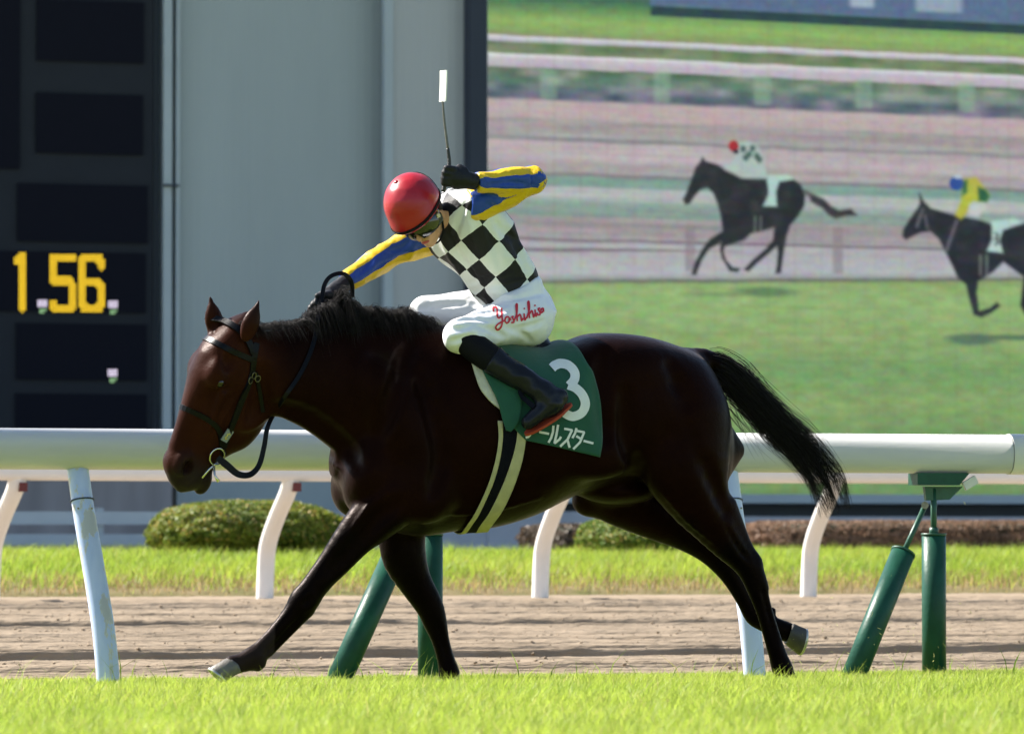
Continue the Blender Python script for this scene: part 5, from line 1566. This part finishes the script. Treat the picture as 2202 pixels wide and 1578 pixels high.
def nodes_pat(name, kind, ca, cb, rough=.6, bump=.55):
    m, nt, b = mat_new(name)
    L = nt.links.new
    a = nt.nodes.new('ShaderNodeAttribute'); a.attribute_name = 'Col'
    tc = nt.nodes.new('ShaderNodeTexCoord')
    n = nt.nodes.new('ShaderNodeTexNoise'); n.inputs['Scale'].default_value = 14; n.inputs['Detail'].default_value = 3
    L(tc.outputs['Object'], n.inputs['Vector'])
    off = nt.nodes.new('ShaderNodeVectorMath'); off.operation = 'MULTIPLY_ADD'
    off.inputs[1].default_value = (.16, .16, 0); off.inputs[2].default_value = (-.08, -.08, 0)
    L(n.outputs['Color'], off.inputs[0])
    ad = nt.nodes.new('ShaderNodeVectorMath'); ad.operation = 'ADD'
    L(a.outputs['Vector'], ad.inputs[0]); L(off.outputs[0], ad.inputs[1])
    sp = nt.nodes.new('ShaderNodeSeparateXYZ'); L(ad.outputs[0], sp.inputs[0])
    def mth(op, x, y=None):
        q = nt.nodes.new('ShaderNodeMath'); q.operation = op
        if isinstance(x, (int, float)): q.inputs[0].default_value = x
        else: L(x, q.inputs[0])
        if y is not None:
            if isinstance(y, (int, float)): q.inputs[1].default_value = y
            else: L(y, q.inputs[1])
        return q.outputs[0]
    if kind == 'check':
        f = mth('ADD', mth('FLOOR', sp.outputs[0]), mth('FLOOR', sp.outputs[1]))
        f = mth('FLOORED_MODULO', f, 2.0)
        hem = mth('GREATER_THAN', sp.outputs[2], .5)
        f = mth('MAXIMUM', f, hem)
    else:
        f = mth('GREATER_THAN', mth('FRACT', sp.outputs[0]), .5)
    mx = nt.nodes.new('ShaderNodeMix'); mx.data_type = 'RGBA'
    L(f, mx.inputs[0])
    mx.inputs[6].default_value, mx.inputs[7].default_value = (*ca, 1), (*cb, 1)
    L(mx.outputs[2], b.inputs['Base Color'])
    b.inputs['Roughness'].default_value = rough
    b.inputs['Specular IOR Level'].default_value = .3
    n2 = nt.nodes.new('ShaderNodeTexNoise'); n2.inputs['Scale'].default_value = 12; n2.inputs['Detail'].default_value = 4
    L(tc.outputs['Object'], n2.inputs['Vector'])
    bp = nt.nodes.new('ShaderNodeBump'); bp.inputs['Strength'].default_value = bump; bp.inputs['Distance'].default_value = .03
    L(n2.outputs[0], bp.inputs['Height']); L(bp.outputs[0], b.inputs['Normal'])
    return m
M['silk'] = nodes_pat('checked_silk', 'check', (0.010, 0.010, 0.013), (0.76, 0.77, 0.77))
M['sleeve'] = nodes_pat('striped_silk', 'stripe', (0.015, 0.055, 0.30), (0.66, 0.43, 0.012), .42)
M['white_cloth'] = pmat('white_breeches', (0.80, 0.80, 0.82), .6, .03, 10, .8, 9, spec=.3, stretch=(1.6, 1, .6), bdist=.03)
for nd in M['white_cloth'].node_tree.nodes:
    if nd.type == 'TEX_NOISE': nd.inputs['Detail'].default_value = 1.0
# jersey
F = fld(880, 400, 1180, 640, -.36, .36, .0065)
torso(F, .004)
cut(F, plane(J['pel'] * .72 + J['abd'] * .28, -Tax))
folds(F, .020, 10, 2, unit(Tax + .6 * Tlat), .35)
pr = bvh_of(*F.mesh(1))
relief(F, pr, [[(1000, 440), (985, 480), (975, 520)], [(1045, 470), (1060, 520), (1075, 575)], [(1085, 480), (1110, 530), (1138, 592)], [(960, 500), (985, 545), (1020, 592)], [(1000, 612), (1050, 600), (1112, 590)], [(1020, 625), (1080, 612), (1142, 600)], [(930, 560), (970, 585), (1000, 605)], [(1060, 470), (1085, 500), (1118, 520)], [(1010, 450), (1025, 490), (1030, 530)]], .009, .022, 's', .005)
P_, Q_ = F.mesh(2)
jer = mesh('jersey', P_, Q_, M['silk'], person, True)
anchor = PX(1034, 481, -.2)
def tors_uv(P):
    r = P - J['chest']
    ang = np.arctan2(r @ Tdep, r @ Tlat)
    return ang, -(r @ Tax)
a0, b0 = tors_uv(anchor[None])
sgn = 1.0 if tors_uv(PX(1090, 470, -.15)[None])[0][0] > tors_uv(PX(960, 540, -.15)[None])[0][0] else -1.0
ang, bx_ = tors_uv(P_)
da = (ang - a0[0] + math.pi) % (2 * math.pi) - math.pi
arc = sgn * da * .158; ax_ = bx_ - b0[0]
ct, st_ = math.cos(math.radians(12)), math.sin(math.radians(12))
p1 = (ax_ * ct + arc * st_) / .104
p2 = (-arc * ct + ax_ * st_) / .110
hem = np.clip(((P_ - (J['abd'] * .62 + J['pel'] * .38)) @ -Tax) / .01 + .5, 0, 1)
set_col(jer, np.stack([p1, p2, hem], -1))
# collar
nk = J['neck'] + Tax * .0 + V3(-.01, 0, .0)
ring = [nk + .064 * (math.cos(a) * Tlat + .85 * math.sin(a) * Tdep) for a in np.linspace(0, 2 * math.pi, 25)]
tube('collar', ring, .013, M['white_cloth'], jer, 8)
# sleeves
for k in 'NF':
    F = fld(*((1000, 340, 1190, 480, -.42, -.08) if k == 'N' else (720, 480, 960, 640, -.05, .32)), .0055)
    arm(F, k, .011)
    cut(F, plane(J['wr' + k], J['wr' + k] - J['el' + k]))
    folds(F, .010, 17, 7)
    if k == 'N': relief(F, bvh_of(*F.mesh(1)), [[(1040, 372), (1070, 380), (1105, 378)], [(1050, 398), (1090, 392), (1130, 395)], [(1060, 420), (1090, 432), (1112, 425)], [(1140, 365), (1150, 385), (1145, 402)], [(1034, 376), (1038, 390), (1036, 405)], [(1050, 440), (1075, 448), (1090, 440)], [(1100, 368), (1120, 372), (1140, 368)]], .007, .012, 's', .002)
    else: relief(F, bvh_of(*F.mesh(1)), [[(880, 520), (860, 535), (835, 540)], [(850, 560), (820, 570), (800, 590)], [(800, 560), (785, 575), (770, 590)], [(890, 540), (870, 552), (850, 556)]], .007, .012, 's', .002)
    P_, Q_ = F.mesh(2)
    o = mesh('sleeve', P_, Q_, M['sleeve'], jer, True)
    sh, el, wr = J['sh' + k], J['el' + k], J['wr' + k]
    def ang_of(P, a, b):
        t = unit(b - a); n = unit(TOW - t * (TOW @ t)); c_ = np.cross(t, n); r = P - a
        return np.arctan2(r @ c_, r @ n) / (2 * math.pi)
    ctr = P_[Q_].mean(1)
    fore = seg_dist(ctr, sh, el) > seg_dist(ctr, el, wr)               # decided face by face so that the stripes meet in a seam
    up = ang_of(P_, sh, el) * 3; lo = ang_of(P_, el, wr) * 3
    val = np.where(fore[:, None], lo[Q_] + .30, up[Q_] + .25)
    val = val - 3 * np.round((val - val[:, :1]) / 3)
    at = o.data.attributes.new('Col', 'FLOAT_COLOR', 'CORNER')
    at.data.foreach_set('color', np.stack([val, 0 * val, 0 * val, 0 * val + 1], -1).astype(np.float32).ravel())
# breeches
F = fld(870, 590, 1190, 800, -.40, .40, .0065)
hips(F, .004, plane(J['abd'] * .68 + J['pel'] * .32, Tax))
for k in 'NF': F.chain([(J['knee' + k], .062), (J['knee' + k] * .86 + J['ank' + k] * .14, .046)], .03)
folds(F, .012, 12, 5, unit(J['kneeN'] - J['hipN']), .45)
pr = bvh_of(*F.mesh(1))
relief(F, pr, [[(962, 702), (985, 708), (1012, 700)], [(968, 735), (995, 728), (1025, 722)], [(1005, 678), (1045, 670), (1090, 668)], [(1010, 640), (1060, 646), (1120, 640), (1168, 630)], [(1030, 702), (1060, 710), (1085, 724)], [(1142, 735), (1120, 715), (1088, 703)], [(1168, 690), (1140, 702), (1105, 706)], [(985, 762), (1000, 742), (1015, 728)], [(905, 662), (950, 655), (1000, 652)], [(980, 690), (1010, 684), (1050, 690)], [(1015, 652), (1040, 655), (1080, 650)]], .009, .016, 's', .003)
P_, Q_ = F.mesh(2)
br = mesh('breeches', P_, Q_, M['white_cloth'], person, True)
br_bvh = bvh_of(P_, Q_)
M['red_thread'] = pmat('red_embroidery', (0.55, 0.012, 0.03), .5)
for L in ([(668, 288), (663, 262), (682, 256), (692, 280), (690, 312), (702, 330), (720, 312)], [(722, 262), (722, 300), (724, 350), (716, 388), (694, 406), (680, 388), (700, 366), (738, 346)],
          [(770, 322), (752, 322), (742, 345), (754, 362), (770, 350), (772, 326), (782, 345)], [(802, 318), (790, 322), (800, 340), (802, 356), (784, 360)], [(802, 350), (822, 300), (826, 240), (818, 250), (826, 350)], [(826, 322), (842, 305), (850, 318), (854, 345), (866, 330)], [(872, 298), (876, 340), (890, 322)], [(872, 262), (876, 270)],
          [(890, 330), (908, 270), (906, 222), (898, 232), (910, 330)], [(910, 300), (924, 280), (932, 300), (936, 322), (946, 300)], [(946, 272), (952, 316), (962, 292)], [(944, 240), (948, 250)], [(982, 262), (968, 268), (980, 290), (978, 306), (962, 306)], [(1002, 262), (988, 270), (988, 292), (1000, 284), (1002, 262), (1004, 288)]):
    ribbon('embroidery', Z3(L), 1.75, M['red_thread'], br, br_bvh, .003, 30)
# black leggings, boots
M['legging'] = pmat('black_legging', (0.007, 0.007, 0.009), .7, spec=.08)
M['boot'] = pmat('black_boot', (0.010, 0.011, 0.016), .22, .2, 20, .35, 22, spec=.18)
M['sole'] = pmat('red_sole', (0.32, 0.035, 0.012), .7)
for k in 'NF':
    y0, y1 = ((-.50, -.12) if k == 'N' else (.10, .50))
    F = fld(*((960, 700, 1250, 940) if k == 'N' else (850, 650, 1180, 940)), y0, y1, .0065)
    shin(F, k, .002)
    kn, an = J['knee' + k], J['ank' + k]; t = unit(an - kn); Ls = np.linalg.norm(an - kn)
    cut(F, plane(kn + t * Ls * .52, t)); cut(F, plane(kn - t * Ls * .06, -t))
    P_, Q_ = F.mesh(2)
    mesh('legging', P_, Q_, M['legging'], person, True)
    F = fld(*((960, 700, 1250, 940) if k == 'N' else (850, 650, 1180, 940)), y0, y1, .0065)
    shin(F, k, .005); foot(F, k, .001)
    cut(F, plane(kn + t * Ls * .40, -t))
    folds(F, .008, 17, 9)
    P_, Q_ = F.mesh(2)
    bo = mesh('boot', P_, Q_, M['boot'], person, True)
    f = unit(toe[k] - heel[k]); dn = unit(V3(-.42, -.9, 0) - f * (V3(-.42, -.9, 0) @ f)); l = np.cross(f, dn)
    if True:
        V, Fc = [], []
        cs = heel[k] * .5 + toe[k] * .5 + dn * .034
        Lf = np.linalg.norm(toe[k] - heel[k]) / 2 + .034
        for h_ in (0, .011):
            for a in np.linspace(0, 2 * math.pi, 28, endpoint=False):
                x = math.cos(a); w = .036 * (1 - .18 * (abs(x) > .5) * (x < 0)) * (1 - .25 * max(0, -.1 - abs(x - .35) + .3))
                V.append(cs + f * (Lf * x) + l * (w * math.sin(a)) + dn * h_)
        n_ = 28
        Fc = [(i, (i + 1) % n_, n_ + (i + 1) % n_, n_ + i) for i in range(n_)] + [tuple(range(n_))[::-1], tuple(range(n_, 2 * n_))]
        mesh('sole', V, Fc, M['sole'], bo)
    # stirrup iron and leather belong to the saddle
    tr = toe[k] * .72 + heel[k] * .28 + dn * .05
    arch = [tr + l * (.062 * math.sin(a)) - dn * (.095 * math.cos(a) if math.cos(a) > 0 else 0) for a in np.linspace(-math.pi / 2, math.pi / 2, 15)]
    arch = [arch[0] + dn * .0] + arch + [arch[-1]]
    tube('stirrup_iron', arch + [tr - l * .062], .006, M['steel'], sd, 8)
    topy = -.30 if k == 'N' else .30
    lt = spline([tr - dn * .095, PX(1122, 850, topy - .045 * (1 if k == 'N' else -1)), PX(1118, 820, topy - .03 * (1 if k == 'N' else -1))], 14)
    strap('stirrup_leather', lt, np.tile(np.array([0, -1.0 if k == 'N' else 1.0, 0]), (14, 1)), .022, M['leather'], sd, .004)
# gloves
M['glove'] = pmat('black_glove', (0.010, 0.010, 0.012), .55, .2, 30, .4, 40, spec=.25)
for k in 'NF':
    h = J['ha' + k]
    F = Field(h - .14, h + .14, .0045)
    hand(F, k, .003, tips=(k == 'F'))
    cut(F, plane(J['wr' + k], -(h - J['wr' + k])))
    folds(F, .003, 40, 4)
    P_, Q_ = F.mesh(1)
    mesh('glove', P_, Q_, M['glove'], person, True)
# helmet with silk cap
M['cap'] = pmat('red_cap_silk', (0.36, 0.005, 0.012), .34, .05, 8, .2, 20, spec=.5)
hc = PX(887, 437, -.13)
hr = (.128, .112, .122)
ht = unit(jc + jg * .04)
F = Field(hc - .19, hc + .19, .005)
F.ell(hc, hr, .01, JR)
F.ell(hc + jg * .055 - jc * .035, (.085, .092, .05), .03, JR)
cut(F, plane(hc - jc * .046 , -(jc + jg * .10)))
sl, X, Y, Z = F.block(F.lo, F.lo + F.h * F.n)
xx = [(JR[i][0] * (X - hc[0]) + JR[i][1] * (Y - hc[1]) + JR[i][2] * (Z - hc[2])) / (hr[i] - .012) for i in range(3)]
F.V = np.maximum(F.V, (-(np.sqrt(xx[0] ** 2 + xx[1] ** 2 + xx[2] ** 2) - 1) * .1).astype(np.float32))
folds(F, .0016, 22, 3)
P_, Q_ = F.mesh(2)
hel = mesh('helmet', P_, Q_, M['cap'], person, True)
hel_bvh = bvh_of(P_, Q_)
def on_hel(g, s, c, off=.002):
    d = unit(jg * g + js * s + jc * c)
    h, n, _, _ = hel_bvh.ray_cast(Vector(hc + d * .3), Vector(-d))
    if h is None: return hc + d * .125, d
    return np.array(h) + d * off, d
R_ = [on_hel(math.cos(a), math.sin(a) * .9, -.24 - .05 * math.cos(a)) for a in np.linspace(0, 2 * math.pi, 60)]
strap('helmet_band', smooth_rows([r[0] for r in R_], 3), [r[1] for r in R_], .014, M['legging'], hel, .003)
R_ = [on_hel(-.55 - .25 * math.cos(a), math.sin(a), math.cos(a) * .75 - .12) for a in np.linspace(-1.75, 1.75, 40)]
strap('helmet_band', smooth_rows([r[0] for r in R_], 3), [r[1] for r in R_], .008, M['legging'], hel, .002)
pc, dcn = on_hel(.12, 0, 1, 0)
bm = bmesh.new(); bmesh.ops.create_uvsphere(bm, u_segments=14, v_segments=8, radius=.010)
for v in bm.verts: v.co.z *= .6
bt = bm_obj('cap_button', bm, M['cap'], None, True); bt.location = Vector(pc); bt.rotation_euler = Vector(dcn).to_track_quat('Z', 'Y').to_euler(); attach(bt, hel)
# goggles
M['lens'] = pmat('goggle_lens', (0.008, 0.010, 0.008), .08, spec=.6, coat=.4)
M['rivet'] = pmat('goggle_rivet', (0.55, 0.50, 0.28), .4)
F = Field(JH - .16, JH + .16, .004)
F.ell(jp(.008, 0, -.010), (.106, .090, .080), .01, JR)
cut(F, plane(jp(0, 0, .026), jc)); cut(F, plane(jp(0, 0, -.040), -jc - .10 * jg)); cut(F, plane(jp(.004, 0, 0), -jg))
F.ell(jp(.098, 0, -.034), (.03, .014, .02), .008, JR, 's')
P_, Q_ = F.mesh(1)
gog = mesh('goggles', P_, Q_, M['lens'], person, True)
for s in (-1, 1):
    c_ = jp(.030, s * .0875, -.004)
    dirn = unit(js * s + jg * .3)
    tube('rivet', [c_, c_ + dirn * .006], [.010, .008], M['rivet'], gog, 14)
tube('goggle_strap', [jp(.02, .080, 0), jp(-.03, .079, .01), jp(-.07, .06, .02), jp(-.098, 0, .025), jp(-.07, -.06, .02), jp(-.03, -.079, .01), jp(.02, -.080, 0)], .007, M['legging'], gog, 8, .5)
tube('chin_strap', spline([jp(-.02, .074, .02), jp(-.012, .070, -.03), jp(.012, .056, -.085), jp(.036, .03, -.112), jp(.042, 0, -.116), jp(.036, -.03, -.112), jp(.012, -.056, -.085), jp(-.02, -.074, .02)], 30), .0055, M['legging'], hel, 8, .6)
M['lip'] = pmat('lips', (0.42, 0.07, 0.06), .4)
bm = bmesh.new(); bmesh.ops.create_uvsphere(bm, u_segments=16, v_segments=10, radius=1)
lo_ = bm_obj('lips', bm, M['lip'], None, True)
mw = Matrix(((jg[0] * .012, js[0] * .020, jc[0] * .009, 0), (jg[1] * .012, js[1] * .020, jc[1] * .009, 0), (jg[2] * .012, js[2] * .020, jc[2] * .009, 0), (0, 0, 0, 1)))
pl = jp(.079, 0, -.074)
lo_.data.transform(mw); lo_.location = Vector(pl); attach(lo_, person)
# dark hair under the cap
M['hairj'] = pmat('short_dark_hair', (0.012, 0.010, 0.009), .6, .3, 90, .5, 200)
F = Field(JH - .17, JH + .17, .005)
F.ell(jp(-.030, 0, .008), (.080, .0775, .075), .01, JR)
cut(F, plane(jp(.004, 0, 0), jg + .35 * jc)); cut(F, plane(jp(0, 0, -.05), -jc))
for s in (-1, 1): F.ell(jp(-.010, s * .080, -.022), (.022, .020, .034), .006, JR, 's')
P_, Q_ = F.mesh(1)
mesh('hair', P_, Q_, M['hairj'], person, True)
# ------------------------------------------------------------------ the whip
whip = empty('whip', PX(962, 380, -.31))
tag(whip, 'slim black riding whip with white flap held upright in the raised hand', 'whip')
hk = J['haN'] + unit(J['haN'] - J['wrN']) * .050 - TOW * .0
pts = [PX(953, 412, hk[1]), PX(960, 380, hk[1]), PX(966, 352, hk[1]), PX(962, 310, hk[1]), PX(956, 262, hk[1]), PX(952, 216, hk[1])]
M['whip_grip'] = pmat('whip_grip', (0.012, 0.012, 0.012), .4, .2, 60, .5, 150)
M['whip_shaft'] = pmat('whip_shaft', (0.10, 0.095, 0.085), .3, .3, 60)
M['whip_flap'] = pmat('whip_flap', (0.82, 0.80, 0.77), .6, .04, 20)
W = spline(pts, 60)
tube('grip', W[:34], np.interp(np.arange(34), [0, 20, 33], [.0095, .009, .0065]), M['whip_grip'], whip, 12)
tube('shaft', W[33:], np.linspace(.006, .0042, 27), M['whip_shaft'], whip, 10)
fb, ft = PX(952, 219, hk[1]), PX(954, 152, hk[1])
fa = unit(ft - fb); fr = unit(RGT * .55 + TOW * .83); fr = unit(fr - fa * (fr @ fa)); fn_ = np.cross(fa, fr)
V = []
for t in np.linspace(0, 1, 8):
    q = fb * (1 - t) + ft * t + fr * (.002 * math.sin(t * 3))
    w = .020 + .001 * t
    for s, d in ((-1, -1), (1, -1), (1, 1), (-1, 1)): V.append(q + fr * w * s + fn_ * (.003 * d + .006 * s * .3))
Fc = []
for i in range(7):
    for j in range(4): Fc.append((i * 4 + j, i * 4 + (j + 1) % 4, i * 4 + 4 + (j + 1) % 4, i * 4 + 4 + j))
Fc += [(3, 2, 1, 0), (28, 29, 30, 31)]
mesh('flap', V, Fc, M['whip_flap'], whip)
# ================================================================== bits of turf thrown up by the hooves
N = 70
u = rng.uniform(1700, 2150, N); v = 1440 - np.abs(rng.normal(0, 90, N))
P0 = np.array([PX(a, b, rng.uniform(-.3, .6)) for a, b in zip(u, v)])
d = rng.normal(0, 1, (N, 3)); d /= np.linalg.norm(d, axis=1)[:, None]
L_ = rng.uniform(.004, .016, N)[:, None]; w = np.cross(d, rng.normal(0, 1, (N, 3))); w /= np.linalg.norm(w, axis=1)[:, None]
Vb = np.stack([P0 - d * L_, P0 + w * .0012, P0 + d * L_, P0 - w * .0012], 1).reshape(-1, 3)
o = mesh('grass_clippings', Vb, np.arange(N * 4).reshape(N, 4), M['blade'])
set_col(o, np.repeat(np.array([(0.5, 0.5, 0.2)]) * rng.uniform(.6, 1.2, (N, 1)), 4, axis=0))
tag(o, 'grass clippings flying in the air behind the hind hooves', 'clippings', kind='stuff')
